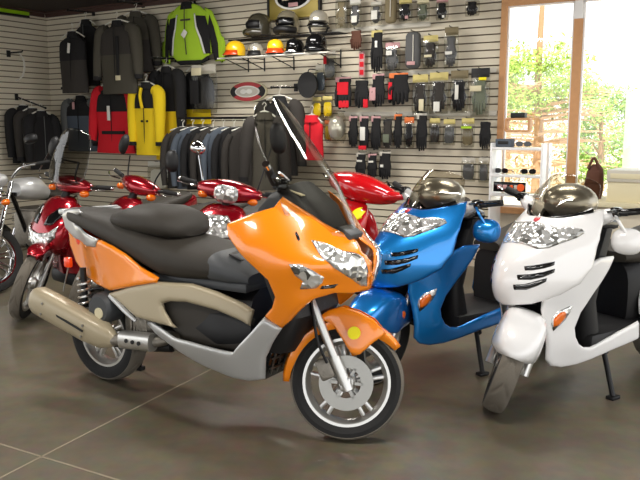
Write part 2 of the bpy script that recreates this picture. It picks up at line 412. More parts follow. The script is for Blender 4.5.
for k,(px_,yy,lab) in enumerate(((-2.6,.9,'green conifer beyond the pine, left side of the window'),(.1,1.4,'pale green conifer beyond the pine, near the window post'))):
    t=thing('conifer',lab,'tree',(hx+px_,hy+3.6+yy,-.2)); bm=NB(); tube(bm,[(0,0,0),(0,0,3.6)],[.09,.03]); bobj('trunk',bm,M['bark'],t)
    bm=NB()
    for q in range(40):
        a=rng.random()*2*PI; z=1.4+2.0*rng.random(); rr=1.0*(3.7-z)/2.3*rng.random()**.5; leaves(bm,(rr*math.cos(a),rr*math.sin(a),z),(.32,.32,.24),44,.07,rng)
    bobj('foliage',bm,M['leaf2'],t)
ex,ey=(5.48,13.5)
t=thing('evergreen_bush','low sunlit bush behind the white trailer, right edge of the window','bush',(ex+2.6,ey+8.0,-.2))
bm=NB(); tube(bm,[(0,0,0),(0,0,1.4)],[.06,.02]); bobj('trunk',bm,M['bark'],t)
bm=NB()
for k in range(20):
    a=rng.random()*2*PI; leaves(bm,(.8*rng.random()*math.cos(a),.7*rng.random()*math.sin(a),.7+1.4*rng.random()),(.3,.3,.26),60,.06,rng)
bobj('foliage',bm,M['leaf2'],t)
M['trailer']=mat('trailer_white',(240,242,246),.35); M['bluestripe']=mat('trailer_blue_stripe',(60,112,158),.4)
X0,Y0=(4.82,12.4)
t=thing('cargo_trailer','white box trailer with pale blue stripes parked outside at right','trailer',(X0+1.45,Y0-.6,-.2),R(-10))
bm=NB(); box(bm,(0,0,1.34),(2.6,1.6,1.75),None,.06); bobj('body',bm,M['trailer'],t)
bm=NB(); box(bm,(0,-.805,1.45),(2.5,.012,.09)); box(bm,(0,-.805,1.15),(2.5,.012,.12)); bobj('stripe',bm,M['bluestripe'],t)
for s in (-.5,.5):
    bm=NB(); lathe(bm,[(.05,-.09),(.3,-.09),(.33,-.05),(.33,.05),(.3,.09),(.05,.09)],20,'y',(s,-.7,.33)); bobj('wheel',bm,M['rubber'],t)
bm=NB(); box(bm,(0,0,.43),(2.4,1.3,.1)); bobj('chassis',bm,M['dark'],t)
# ---------------------------------------------------------------- light
w=bpy.data.worlds.new('daylight'); SC.world=w; w.use_nodes=True; bg=w.node_tree.nodes['Background']; bg.inputs['Color'].default_value=(.97,.985,1,1); bg.inputs['Strength'].default_value=1.7
su=bpy.data.lights.new('sun','SUN'); su.energy=6.5; su.angle=R(1); su.color=(1,.95,.85); so=bpy.data.objects.new('sun',su); COL.objects.link(so); so.rotation_euler=(R(28),R(8),R(-30))
def area(name,loc,size,energy,rot=(0,0,0),col=(1,.95,.86)):
    l=bpy.data.lights.new(name,'AREA'); l.shape='RECTANGLE'; l.size,l.size_y=size; l.energy=energy; l.color=col; o=bpy.data.objects.new(name,l); COL.objects.link(o); o.location=loc; o.rotation_euler=rot; return o
M['lamp']=mat('fixture_housing',(230,230,228),.4)
for k,(x,y) in enumerate(((-2.6,2.6),(.4,2.6),(-2.2,5.6),(1.2,5.0),(-.6,7.6))):
    area('ceiling_lamp',(x,y,ceilz-.06),(1.2,.25),42,(0,0,R(-32)),(1,.965,.91))
# ---------------------------------------------------------------- scooter components
def axis_rot(P,rake,phi):
    k=Vector((-math.sin(R(rake)),0,math.cos(R(rake)))); return Matrix.Translation(Vector(P))@Matrix.Rotation(R(phi),4,k)@Matrix.Translation(-Vector(P))
def steer(o,Ms,parent):
    o.matrix_basis=Ms@o.matrix_basis
def make_wheel(parent,c,Ro=.27,w=.11,rr=.18,spokes=5,disc=-1,name='front_wheel',twin=True,tread='tread',rimm='alloy'):
    """rim with hub and spokes; tyre and brake disc are its pieces"""
    bm=NB(); h=w*.36
    lathe(bm,[(rr-.012,-h),(rr+.01,-h*1.02),(rr+.012,-h*.9),(rr-.016,-h*.55),(rr-.024,0),(rr-.016,h*.55),(rr+.012,h*.9),(rr+.01,h*1.02),(rr-.012,h),(rr-.03,h*.5),(rr-.034,0),(rr-.03,-h*.5)],48,closed=True)
    lathe(bm,[(.012,-w*.5),(.034,-w*.5),(.044,-w*.34),(.05,-w*.2),(.05,w*.2),(.044,w*.34),(.034,w*.5),(.012,w*.5)],24)
    for k in range(spokes):
        a=2*PI*k/spokes+.35
        for da in ((-.13,.13) if twin else (0,)):
            p0=Vector((.045*math.cos(a+da*1.6),0,.045*math.sin(a+da*1.6)));p1=Vector(((rr-.02)*math.cos(a+da),0,(rr-.02)*math.sin(a+da)))
            d=(p1-p0); rot=Matrix.Rotation(-math.atan2(d.z,d.x),3,'Y'); box(bm,(p0+p1)/2,(d.length,.03,.02),rot,.004)
    rim=bobj(name,bm,M[rimm],parent); rim.location=c
    bm=NB(); hw=w/2
    prof=[(rr,-h),(rr+.012,-h*1.15),(rr+(Ro-rr)*.45,-hw*1.0),(rr+(Ro-rr)*.8,-hw*.92)]
    lathe(bm,prof+[(p[0],-p[1]) for p in prof[::-1]],56,closed=True)
    ty=bobj('tyre',bm,M['rubber'],rim)
    bm=NB(); n=120; m=17; rows=[]
    for k in range(n):
        a=2*PI*k/n; row=[]
        for q in range(m):
            u=-1+2*q/(m-1); r=rr+(Ro-rr)*.76+(Ro-rr)*.24*math.sqrt(max(0,1-u*u*.98))
            if (k+int(abs(u)*9))%10<2 and .12<abs(u)<.92: r-=.005
            row.append((r*math.cos(a),hw*.95*u,r*math.sin(a)))
        r0=rr+(Ro-rr)*.6; row+=[(r0*math.cos(a),hw*.8,r0*math.sin(a)),(r0*math.cos(a),-hw*.8,r0*math.sin(a))]
        rows.append([bm.verts.new(p) for p in row])
    L=len(rows[0])
    for k in range(n):
        A=rows[k];B=rows[(k+1)%n]
        for q in range(L): bm.faces.new((A[q],A[(q+1)%L],B[(q+1)%L],B[q]))
    bobj('tread_band',bm,M[tread],rim)
    if disc:
        for s in ((disc,) if disc in (1,-1) else (1,-1)):
            y=s*(w*.5+.004); bm=NB()
            lathe(bm,[(.07,y-.002),(.128,y-.002),(.128,y+.002),(.07,y+.002)],40,closed=True)
            for k in range(6):
                a=k*PI/3; box(bm,(.06*math.cos(a),y,.06*math.sin(a)),(.04,.004,.014),Matrix.Rotation(-a,3,'Y'))
            bobj('brake_disc',bm,M['steel'],rim)
    return rim
def fender(parent,m,R0,hw,a0,a1,lip=.05,c=(0,0,.27),name='front_fender',n=22,nose=0):
    bm=NB(); rings=[]
    for i in range(n+1):
        t=i/n; a=R(a0+(a1-a0)*t); k=min(1,3.2*min(t,1-t)+.55); r=R0; W=hw*k; ring=[]
        for j in range(11):
            u=-1+2*j/10; y=W*math.copysign(min(1,abs(u)*1.25),u) if abs(u)<.8 else W*math.copysign(1,u)
            rr=r+.012*(1-(abs(u)/.8)**2) if abs(u)<.8 else r-lip*k*(abs(u)-.8)/.2-.004
            ring.append((c[0]+rr*math.cos(a),y,c[2]+rr*math.sin(a)))
        rings.append(ring)
    loft(bm,rings,closed=False,cap=False); o=bobj(name,bm,m,parent); md=o.modifiers.new('thickness','SOLIDIFY'); md.thickness=.004; md.offset=0
    return o
def mirror(parent,c,r,m,back,stem=None,rot=None,name='mirror'):
    bm=NB(); rings=[]
    for x,k in ((-.004,.93),(0,1),(.012,.97),(.028,.8),(.04,.45),(.044,.1)): rings.append(oval((x,0,0),r[0]*k,r[1]*k,(0,1,0),(0,0,1),22,2.4))
    loft(bm,rings); o=bobj(name,bm,m,parent); o.location=c
    if rot: o.rotation_euler=rot
    bm=NB(); loft(bm,[oval((-.006,0,0),r[0]*.88,r[1]*.88,(0,1,0),(0,0,1),22,2.4),oval((-.004,0,0),r[0]*.9,r[1]*.9,(0,1,0),(0,0,1),22,2.4)]); bobj('mirror_glass',bm,M['chrome'],o)
    if stem: bm=NB(); tube(bm,stem,.006,8); bobj('mirror_stem',bm,back,parent)
    return o
def helix(bm,p0,p1,r,turns,wr):
    p0=Vector(p0);p1=Vector(p1);d=(p1-p0).normalized();a=d.orthogonal().normalized();b=d.cross(a);n=turns*12
    tube(bm,[p0.lerp(p1,i/n)+r*(math.cos(2*PI*i/12)*a+math.sin(2*PI*i/12)*b) for i in range(n+1)],wr,6,smooth=False)
# ---------------------------------------------------------------- orange maxi-scooter
def orange_scooter():
    t=thing('maxi_scooter','large orange maxi-scooter with silver belly and beige muffler in the front row','scooter',(0.119,3.391,0),R(-32))
    MS=axis_rot((-.065,0,.27),27,28)
    S=[(-0.46,1.0,0.33),(-0.44,0.98,0.335),(-0.3,1.1,0.29),(-0.3,0.95,0.365),(-0.2,1.15,0.21),(-0.2,0.9,0.36),(-0.2,0.75,0.335),(-0.2,0.6,0.285),(-0.05,1.05,0.16),(0,1.0,0.12),(-0.05,0.9,0.31),(-0.05,0.78,0.29),(-0.02,0.7,0.26),(0.05,0.97,0.04),(0.05,0.9,0.21),(0.05,0.8,0.2),(0.11,0.9,0.1),(0.11,0.8,0.11),(0.145,0.88,0.01),(0.135,0.79,0.01),(-0.3,0.6,0.285),(-0.1,0.55,0.26),(0.08,0.96,0.0)]
    fa=shell('front_fairing',[(-0.448,1.029),(-0.394,1.05),(-0.307,1.085),(-0.228,1.112),(-0.215,1.154),(-0.14,1.112),(-0.078,1.073),(-0.012,1.019),(0.038,0.978),(0.096,0.929),(0.126,0.896),(0.141,0.861),(0.136,0.789),(0.121,0.731),(0.084,0.728),(0.04,0.739),(-0.019,0.719),(-0.069,0.673),(-0.128,0.611),(-0.177,0.57),(-0.224,0.587),(-0.269,0.614),(-0.21,0.668),(-0.18,0.725),(-0.199,0.798),(-0.259,0.848),(-0.34,0.907),(-0.427,0.973)],S,'side',M['orange'],t,(1,-1),.016,.022)
    for sg in (-1,1):
        P=lambda L:[(x,y*-sg,z) for x,y,z in L]
        decal('headlight',P([(-0.043,-0.229,0.976),(-0.002,-0.18,0.96),(0.063,-0.135,0.924),(0.103,-0.09,0.912),(0.128,-0.061,0.888),(0.136,-0.037,0.821),(0.125,-0.025,0.754),(0.113,-0.06,0.759),(0.091,-0.164,0.824),(0.065,-0.215,0.861),(0.019,-0.239,0.904)]),fa,M['lens'],t,.006)
        decal('turn_signal',P([(-0.087,-0.335,0.883),(-0.046,-0.313,0.883),(-0.003,-0.284,0.857),(0.03,-0.24,0.822),(0.018,-0.237,0.794),(-0.004,-0.252,0.772),(-0.059,-0.294,0.769),(-0.042,-0.295,0.806),(-0.067,-0.32,0.834)]),fa,M['lens'],t,.005)
        decal('fairing_vent',P([(0.016,-0.233,0.78),(0.063,-0.176,0.784),(0.048,-0.187,0.766),(0.008,-0.238,0.766)]),fa,M['gloss'],t,.004)
        decal('fairing_slot',P([(-0.101,-0.26,1.015),(-0.084,-0.262,0.995),(-0.075,-0.267,0.979),(-0.08,-0.276,0.975),(-0.1,-0.269,1.003)]),fa,M['gloss'],t,.004)
    # inner leg-shield wall behind the fairing
    bm=NB(); loft(bm,[oval((-.30,0,1.0),.25,.04,(0,1,0),(1,0,0),20,3),oval((-.26,0,.80),.26,.06,(0,1,0),(1,0,0),20,3),oval((-.2,0,.60),.22,.07,(0,1,0),(1,0,0),20,3),oval((-.30,0,.42),.2,.1,(0,1,0),(1,0,0),20,3)]); bobj('leg_shield',bm,M['dark'],t)
    shell('belly_panel',[(-1.094,0.455),(-1.027,0.47),(-0.915,0.453),(-0.81,0.436),(-0.701,0.438),(-0.609,0.434),(-0.43,0.427),(-0.333,0.528),(-0.254,0.616),(-0.181,0.568),(-0.244,0.482),(-0.291,0.408),(-0.332,0.281),(-0.395,0.265),(-0.491,0.267),(-0.649,0.297),(-0.834,0.36),(-1.015,0.398)],[(-1.02,0.5,0.24),(-0.85,0.38,0.26),(-0.6,0.3,0.25),(-0.4,0.28,0.23),(-0.27,0.3,0.18),(-0.8,0.43,0.3),(-0.5,0.4,0.31),(-0.35,0.45,0.3),(-0.2,0.6,0.285),(-0.28,0.45,0.26),(-0.2,0.5,0.26)],'side',M['silver'],t,(1,-1),.015,.02)
    shell('side_cover',[(-1.361,0.574),(-1.161,0.644),(-0.971,0.688),(-0.748,0.701),(-0.601,0.676),(-0.457,0.638),(-0.385,0.61),(-0.398,0.534),(-0.446,0.551),(-0.592,0.586),(-0.771,0.606),(-0.878,0.598),(-0.923,0.583),(-0.908,0.544),(-0.859,0.491),(-0.826,0.47),(-0.926,0.476),(-1.112,0.484),(-1.256,0.541)],[(-1.3,0.6,0.215),(-1.0,0.68,0.24),(-0.7,0.72,0.22),(-0.42,0.66,0.2),(-0.36,0.55,0.22),(-0.9,0.48,0.26),(-0.7,0.5,0.25)],'side',M['beige'],t,(1,-1),.014,.02)
    C2=[(a,b,v-.045) for a,b,v in [(-1.3,0.6,0.215),(-1.0,0.68,0.24),(-0.7,0.72,0.22),(-0.42,0.66,0.2),(-0.36,0.55,0.22),(-0.9,0.48,0.26),(-0.7,0.5,0.25)]]
    shell('floor_mat',[(-0.966,0.608),(-0.742,0.623),(-0.594,0.6),(-0.395,0.558),(-0.433,0.446),(-0.475,0.398),(-0.665,0.399),(-0.816,0.417),(-0.926,0.471)],C2,'side',M['seat'],t,(1,-1),.022,.01)
    bm=NB(); tube(bm,[(-.85,.0,.50),(-.6,0,.46),(-.4,0,.5)],[.2,.22,.2],14); bobj('center_tunnel',bm,M['dark'],t)
    shell('tail_panel',[(-1.834,0.92),(-1.758,0.874),(-1.565,0.859),(-1.396,0.863),(-1.295,0.841),(-1.195,0.808),(-1.087,0.751),(-0.951,0.711),(-0.963,0.684),(-1.119,0.649),(-1.345,0.589),(-1.511,0.593),(-1.681,0.614),(-1.791,0.68),(-1.843,0.775)],[(-1.66,0.95,0.11),(-1.66,0.8,0.09),(-1.55,0.9,0.17),(-1.5,0.68,0.15),(-1.3,0.82,0.215),(-1.3,0.6,0.21),(-1.0,0.72,0.23),(-1.0,0.62,0.25),(-1.9,0.95,0.05)],'side',M['orange'],t,(1,-1),.014,.018,off=.008)
    G=[(a,b,v+.018) for a,b,v in [(-1.66,0.95,0.11),(-1.66,0.8,0.09),(-1.55,0.9,0.17),(-1.5,0.68,0.15),(-1.3,0.82,0.215),(-1.3,0.6,0.21),(-1.0,0.72,0.23),(-1.0,0.62,0.25),(-1.9,0.95,0.05)]]
    shell('grab_rail',[(-1.864,0.965),(-1.776,0.995),(-1.63,1.009),(-1.597,0.99),(-1.733,0.947),(-1.719,0.913),(-1.529,0.887),(-1.404,0.868),(-1.437,0.82),(-1.569,0.807),(-1.761,0.826),(-1.848,0.877)],G,'side',M['silver'],t,(1,-1),.02,.014,.014)
    bm=NB(); box(bm,(-1.87,0,.972),(.05,.14,.03),None,.01); bobj('rail_bridge',bm,M['silver'],t)
    bm=NB(); box(bm,(-1.7,0,.84),(.12,.17,.13),None,.04); bobj('tail_light',bm,M['redlens'],t)
    bm=NB(); rings=[]
    for x,z1,z0,a in ((-1.86,.985,.93,.05),(-1.78,1.0,.915,.1),(-1.6,1.0,.88,.155),(-1.4,.985,.82,.19),(-1.15,.945,.74,.215),(-.98,.905,.69,.232),(-.85,.885,.69,.232),(-.7,.865,.70,.222),(-.6,.84,.71,.19)):
        rings.append(oval((x,0,(z1+z0)/2),a,(z1-z0)/2,(0,1,0),(0,0,1),24,2.8))
    loft(bm,rings); bobj('seat',bm,M['seat'],t)
    bm=NB(); rings=[]
    for x,z1,z0,a in ((-1.40,.985,.95,.10),(-1.37,1.015,.925,.155),(-1.25,1.05,.895,.195),(-1.08,1.05,.885,.205),(-.97,1.02,.885,.185),(-.92,.97,.89,.13),(-.905,.94,.9,.08)): rings.append(oval((x,0,(z1+z0)/2),a,(z1-z0)/2,(0,1,0),(0,0,1),24,2.4))
    loft(bm,rings); bobj('backrest',bm,M['seat'],t)
    bm=NB(); rings=[]
    for x,z1,z0,a in ((-.74,.852,.70,.15),(-.66,.856,.70,.205),(-.55,.825,.70,.2),(-.44,.765,.71,.165)): rings.append(oval((x,0,(z1+z0)/2),a,(z1-z0)/2,(0,1,0),(0,0,1),24,3.2))
    loft(bm,rings); o=bobj('seat_nose',bm,M['seat2'],t); bm=NB(); box(bm,(-.56,-.1,.832),(.08,.024,.008),Matrix.Rotation(.32,3,'Y'),.003); bobj('slot',bm,M['dark'],o)
    bm=NB(); box(bm,(-.75,0,.70),(.62,.36,.05),None,.02); bobj('seat_base',bm,M['seat2'],t)
    bm=NB(); box(bm,(-1.1,0,.62),(.75,.3,.2),None,.05); box(bm,(-.95,0,.5),(.4,.3,.15),None,.05); bobj('under_seat_body',bm,M['dark'],t)
    # windscreen and dash
    sh=[(0,.97,.05),(.1,.98,.02),(.2,1.0,-.06),(.27,1.03,-.16),(0,1.15,-.075),(.14,1.17,-.11),(.25,1.2,-.2),(0,1.35,-.215),(.2,1.36,-.29),(0,1.6,-.40),(.13,1.58,-.43)]
    sh+=[(-a,b,c) for a,b,c in sh if a]
    shell('windscreen',[(-.25,1.06),(-.17,1.0),(0,.965),(.17,1.0),(.25,1.06),(.25,1.25),(.21,1.42),(.14,1.54),(.06,1.59),(-.06,1.59),(-.14,1.54),(-.21,1.42),(-.25,1.25)],sh,'front',M['shield'],t,(1,),.03,.004,.004,spl=3)
    bm=NB(); rings=[]
    for x,z,a,b in ((-.40,1.05,.14,.06),(-.34,1.09,.15,.08),(-.24,1.1,.15,.11),(-.12,1.04,.15,.085),(-.03,.97,.1,.04)): rings.append(oval((x,0,z),a,b,(0,1,0),(0,0,1),20,2.6))
    loft(bm,rings); d=bobj('instrument_panel',bm,M['dark'],t)
    bm=NB(); box(bm,(-.2,-.1,1.165),(.07,.03,.004),Matrix.Rotation(.35,3,'Y')); bobj('sticker',bm,M['label'],d)
    bm=NB(); box(bm,(.02,0,.985),(.08,.12,.04),Matrix.Rotation(.5,3,'Y'),.012); bobj('screen_mount',bm,M['seat2'],t)
    # steering assembly
    st=[]
    rim=make_wheel(t,(0,0,.27),.27,.115,.207,5,-1); st.append(rim)
    st.append(fender(t,M['orange'],.295,.072,38,184,.035))
    for s in (-1,1):
        st.append(shell('fender_flap',[(-0.158,0.562),(-0.105,0.603),(-0.041,0.627),(0.035,0.609),(0.111,0.574),(0.171,0.514),(0.11,0.463),(0.058,0.409),(0.022,0.397),(-0.009,0.44),(-0.081,0.536)],[(a,b,v-.018) for a,b,v in [(-0.3,0.3,0.1),(0.3,0.5,0.1),(0,0.6,0.1),(0,0.4,0.105)]],'side',M['orange'],t,(s,),.03,.012))
        bm=NB(); tube(bm,[(0,s*.088,.27),(-.19,s*.088,.64)],.021,14); tube(bm,[(.015,s*.088,.24),(-.06,s*.088,.388)],.027,14); box(bm,(0,s*.088,.27),(.05,.04,.07),None,.012); st.append(bobj('fork_leg',bm,M['alloy'],t))
        bm=NB(); tube(bm,[(-.18,s*.088,.62),(-.26,s*.088,.78)],.016,12); st.append(bobj('fork_tube',bm,M['chrome'],t))
    bm=NB(); 
    y=-.104; lathe(bm,[(.0001,y-.004),(.03,y-.004),(.03,y+.004),(.0001,y+.004)],24,c=(0.024,0,0.507)); st.append(bobj('round_sticker',bm,M['yellow'],t))
    bm=NB(); box(bm,(-.10,-.085,.33),(.07,.05,.1),Matrix.Rotation(-.5,3,'Y'),.012); st.append(bobj('brake_caliper',bm,M['engine'],t))
    bm=NB(); tube(bm,[(-.09,-.11,.36),(-.14,-.13,.46),(-.17,-.12,.58),(-.2,-.1,.7)],.007,8); st.append(bobj('brake_hose',bm,M['dark'],t))
    bm=NB(); tube(bm,[(-.36,-.36,1.18),(-.36,-.2,1.14),(-.34,0,1.08),(-.36,.2,1.14),(-.36,.36,1.18)],.013,10); st.append(bobj('handlebar',bm,M['dark'],t))
    for s in (-1,1):
        bm=NB(); tube(bm,[(-.37,s*.27,1.16),(-.385,s*.385,1.21)],.019,14); g=bobj('grip',bm,M['rubber'],t); st.append(g)
        bm=NB(); tube(bm,[(-.385,s*.385,1.21),(-.389,s*.415,1.223)],.017,14); bobj('bar_end',bm,M['chrome'],g)
        bm=NB(); tube(bm,[(-.32,s*.24,1.16),(-.30,s*.32,1.17),(-.33,s*.4,1.19)],.006,8); st.append(bobj('brake_lever',bm,M['chrome'],t))
        bm=NB(); box(bm,(-.35,s*.235,1.16),(.07,.06,.05),None,.012); st.append(bobj('switch_pod',bm,M['gloss'],t))
    for o in st: steer(o,MS,t)
    # radiator
    bm=NB(); box(bm,(-.315,0,.43),(.05,.36,.32),Matrix.Rotation(.3,3,'Y'),.01); o=bobj('radiator',bm,M['gloss'],t)
    bm=NB()
    for k in range(5): box(bm,(-.312+.0155*k,0,.33+.05*k),(.012,.34,.006))
    for s in range(-3,4): box(bm,(-.283,s*.05,.43),(.008,.005,.28),Matrix.Rotation(.3,3,'Y'))
    bobj('radiator_guard',bm,M['steel'],o)
    # rear end
    make_wheel(t,(-1.59,0,.27),.27,.125,.185,5,0,'rear_wheel')
    bm=NB(); rings=[]
    p0=Vector((-1.87,-.27,.50));p1=Vector((-1.29,-.24,.335)); d=(p1-p0).normalized(); a=Vector((0,1,0)); b=d.cross(a)
    for f,k in ((-.02,.62),(0,.8),(.05,.97),(.2,1),(.7,1),(.9,.86),(1,.5),(1.03,.3)): rings.append(oval(p0+(p1-p0)*f,.062*k,.083*k,a,b,24,2.6))
    loft(bm,rings); mu=bobj('muffler',bm,M['beige'],t)
    bm=NB(); q=p0.lerp(p1,.5)+Vector((0,-.063,.005)); box(bm,q,(.30,.004,.012),Matrix.Rotation(math.atan2(p0.z-p1.z,p1.x-p0.x),3,'Y')); bobj('slot',bm,M['dark'],mu)
    for f,h in ((.2,.035),(.2,-.03),(.72,.035),(.72,-.03)):
        bm=NB(); q=p0.lerp(p1,f)+Vector((0,-.06,0))-b*h; lathe(bm,[(.0001,-.006),(.007,-.006),(.007,.006),(.0001,.006)],10,c=q); bobj('bolt',bm,M['steel'],mu)
    bm=NB(); tube(bm,[(-1.29,-.24,.335),(-1.2,-.22,.35),(-1.02,-.2,.36),(-.95,-.1,.38)],.03,12); bobj('exhaust_pipe',bm,M['engine'],t)
    bm=NB(); loft(bm,[oval((x,-.225,z),.048,.036,(0,0,1),(0,1,0),16,3) for x,z in ((-1.235,.347),(-1.22,.348),(-1.03,.362),(-1.015,.362))]); hs=bobj('heat_shield',bm,M['alloy'],t)
    for x in (-1.17,-1.125,-1.08):
        bm=NB(); lathe(bm,[(.0001,-.004),(.011,-.004),(.011,.004),(.0001,.004)],12,c=(x,-.262,.356)); bobj('hole',bm,M['dark'],hs)
    bm=NB(); box(bm,(-1.18,0,.42),(.3,.28,.2),None,.05); ell(bm,(-1.13,-.14,.44),(.1,.06,.09)); box(bm,(-1.0,0,.36),(.2,.3,.12),None,.03); box(bm,(-1.35,.1,.34),(.5,.1,.16),None,.04)
    for k in range(6): box(bm,(-1.2+.022*k,-.15,.44),(.008,.09,.15))
    bobj('engine',bm,M['engine'],t)
    bm=NB(); lathe(bm,[(.0001,-.24),(.07,-.24),(.085,-.22),(.085,-.12),(.0001,-.12)],24,c=(-1.4,0,.49)); o=bobj('air_filter',bm,M['seat2'],t)
    bm=NB(); lathe(bm,[(.0001,-.246),(.03,-.246),(.03,-.235),(.0001,-.235)],20,c=(-1.39,0,.47)); bobj('cap',bm,M['label'],o)
    bm=NB(); tube(bm,[(-1.59,-.12,.27),(-1.2,-.15,.3),(-.95,-.15,.33)],.028,10); bobj('swing_arm',bm,M['dark'],t)
    bm=NB(); tube(bm,[(-1.34,-.2,.565),(-1.2,-.225,.5),(-1.13,-.225,.46)],[.016,.014,.01],8); bobj('frame_bracket',bm,M['silver'],t)
    for s in (-1,1):
        bm=NB(); tube(bm,[(-1.62,s*.14,.68),(-1.6,s*.15,.36)],.018,10); sk=bobj('shock_absorber',bm,M['dark'],t)
        bm=NB(); helix(bm,(-1.615,s*.142,.62),(-1.605,s*.148,.44),.032,5,.008); bobj('spring',bm,M['alloy'],sk)
    bm=NB(); box(bm,(-1.667,-.2,.715),(.05,.03,.06),None,.012); rf=bobj('rear_reflector',bm,M['redlens'],t); bm=NB(); tube(bm,[(-1.667,-.2,.69),(-1.66,-.23,.62),(-1.66,-.25,.56)],.004,6); bobj('stalk',bm,M['steel'],rf)
    shell('mudguard',[(-1.75,-.07),(-1.3,-.07),(-1.3,.07),(-1.75,.07)],[(-1.75,0,.5),(-1.6,0,.56),(-1.3,0,.52),(-1.6,.07,.555),(-1.6,-.07,.555)],'top',M['dark'],t,(1,),.03,.01)
    bm=NB(); tube(bm,[(-1.38,.13,.28),(-1.56,.2,.02)],.012,8); box(bm,(-1.56,.2,.012),(.06,.04,.02)); bobj('side_stand',bm,M['dark'],t)
    return t
orange_scooter()
# ---------------------------------------------------------------- sport scooters (white and blue, one model)
NOBAR=('handlebar','bar_cover','grip','brake_lever','switch_pod','mirror','mirror_stem')
def hood_fender(t,m):
    bm=NB(); rings=[]
    for a,W,lip,r in ((30,.04,.01,.275),(34,.08,.06,.285),(44,.108,.13,.298),(65,.12,.18,.31),(90,.124,.205,.312),(115,.118,.20,.306),(135,.105,.14,.296),(154,.085,.07,.285)):
        a=R(a); ring=[]
        for j in range(17):
            u=-1+2*j/16; 
            if abs(u)<.55:
                v=u/.55; y=W*v*(1-.12*v*v)*1.0; rr=r-.03*abs(v)**3
            else:
                v=(abs(u)-.55)/.45; y=math.copysign(W*(.88+.12*math.sin(v*PI*.6)),u); rr=r-.03-lip*v
            ring.append((rr*math.cos(a),y,.26+rr*math.sin(a)))
        rings.append(ring)
    loft(bm,rings,closed=False,cap=False); o=bobj('front_fender',bm,m,t); md=o.modifiers.new('thickness','SOLIDIFY'); md.thickness=.005; md.offset=0
    ms=o.modifiers.new('smooth','SUBSURF'); ms.levels=1; ms.render_levels=1
    return o
def sport_scooter(label,paint,o,head,phi,reflector_side=-1):
    t=thing('sport_scooter',label,'scooter',(o[0],o[1],0),R(head))
    MS=axis_rot((-.06,0,.26),27,phi)
    SF=[(0,1.06,-0.325),(0.06,1.06,-0.331),(-0.06,1.06,-0.331),(0.12,1.06,-0.359),(-0.12,1.06,-0.359),(0.18,1.06,-0.415),(-0.18,1.06,-0.415),(0.24,1.06,-0.505),(-0.24,1.06,-0.505),(0.28,1.06,-0.585),(-0.28,1.06,-0.585),(0,0.98,-0.215),(0.06,0.98,-0.221),(-0.06,0.98,-0.221),(0.12,0.98,-0.245),(-0.12,0.98,-0.245),(0.18,0.98,-0.3),(-0.18,0.98,-0.3),(0.24,0.98,-0.39),(-0.24,0.98,-0.39),(0.28,0.98,-0.465),(-0.28,0.98,-0.465),(0,0.88,-0.09),(0.06,0.88,-0.1),(-0.06,0.88,-0.1),(0.12,0.88,-0.135),(-0.12,0.88,-0.135),(0.18,0.88,-0.195),(-0.18,0.88,-0.195),(0.24,0.88,-0.28),(-0.24,0.88,-0.28),(0.28,0.88,-0.35),(-0.28,0.88,-0.35),(0,0.78,0.01),(0.06,0.78,-0.01),(-0.06,0.78,-0.01),(0.12,0.78,-0.058),(-0.12,0.78,-0.058),(0.18,0.78,-0.13),(-0.18,0.78,-0.13),(0.24,0.78,-0.225),(-0.24,0.78,-0.225),(0.28,0.78,-0.295),(-0.28,0.78,-0.295),(0,0.68,0.045),(0.06,0.68,0.023),(-0.06,0.68,0.023),(0.12,0.68,-0.03),(-0.12,0.68,-0.03),(0.18,0.68,-0.11),(-0.18,0.68,-0.11),(0.24,0.68,-0.205),(-0.24,0.68,-0.205),(0.28,0.68,-0.275),(-0.28,0.68,-0.275),(0,0.58,0.02),(0.06,0.58,0.0),(-0.06,0.58,0.0),(0.12,0.58,-0.055),(-0.12,0.58,-0.055),(0.18,0.58,-0.145),(-0.18,0.58,-0.145),(0.24,0.58,-0.25),(-0.24,0.58,-0.25),(0.28,0.58,-0.33),(-0.28,0.58,-0.33)]
    SS=[(-0.62,0.95,0.2),(-0.45,0.95,0.24),(-0.3,0.85,0.23),(-0.2,0.75,0.2),(-0.6,0.78,0.23),(-0.3,0.6,0.215),(-0.16,0.5,0.16),(-0.45,0.6,0.225),(-0.3,0.35,0.21),(-0.3,0.22,0.18),(-0.6,0.3,0.24),(-0.9,0.27,0.24),(-0.85,0.35,0.24),(-1.2,0.4,0.22)]
    half=[(0,1.029),(0.018,1.0),(0.078,0.996),(0.12,1.001),(0.161,1.012),(0.187,1.022),(0.211,1.036),(0.225,1.045),(0.252,0.984),(0.276,0.899),(0.284,0.828),(0.287,0.765),(0.263,0.686),(0.207,0.629),(0.167,0.602),(0.12,0.578),(0.07,0.56)]
    half[0]=(0,half[1][1]+.0); half=half[:1]+half[2:]; half[-1]=(0,half[-1][1]-.003)
    poly=half+[(-a,b) for a,b in half[::-1] if a>.001]
    co=shell('front_cowl',poly,SF,'front',M[paint],t,(1,),.014,.014)
    P=lambda L,sg:[(x,y*sg,z) for x,y,z in L]
    up=[(-0.204,0.071,0.964),(-0.219,0.128,0.954),(-0.268,0.175,0.958),(-0.312,0.214,0.952),(-0.316,0.23,0.933)]
    lo=[(-0.272,0.217,0.91),(-0.206,0.185,0.886),(-0.145,0.15,0.861),(-0.105,0.115,0.853)]
    hl=[(up[0][0],0,up[0][2]+.012)]+up+lo+[(lo[-1][0],0,lo[-1][2]-.004)]
    decal('headlight',hl+[(x,-y,z) for x,y,z in hl[::-1] if y>.001],co,M['lens'],t,.005)
    nb=[(-0.229,-0.013,0.99),(-0.239,-0.005,0.998),(-0.24,0.026,0.999),(-0.23,0.048,0.989),(-0.212,0.051,0.975),(-0.205,0.024,0.972)]
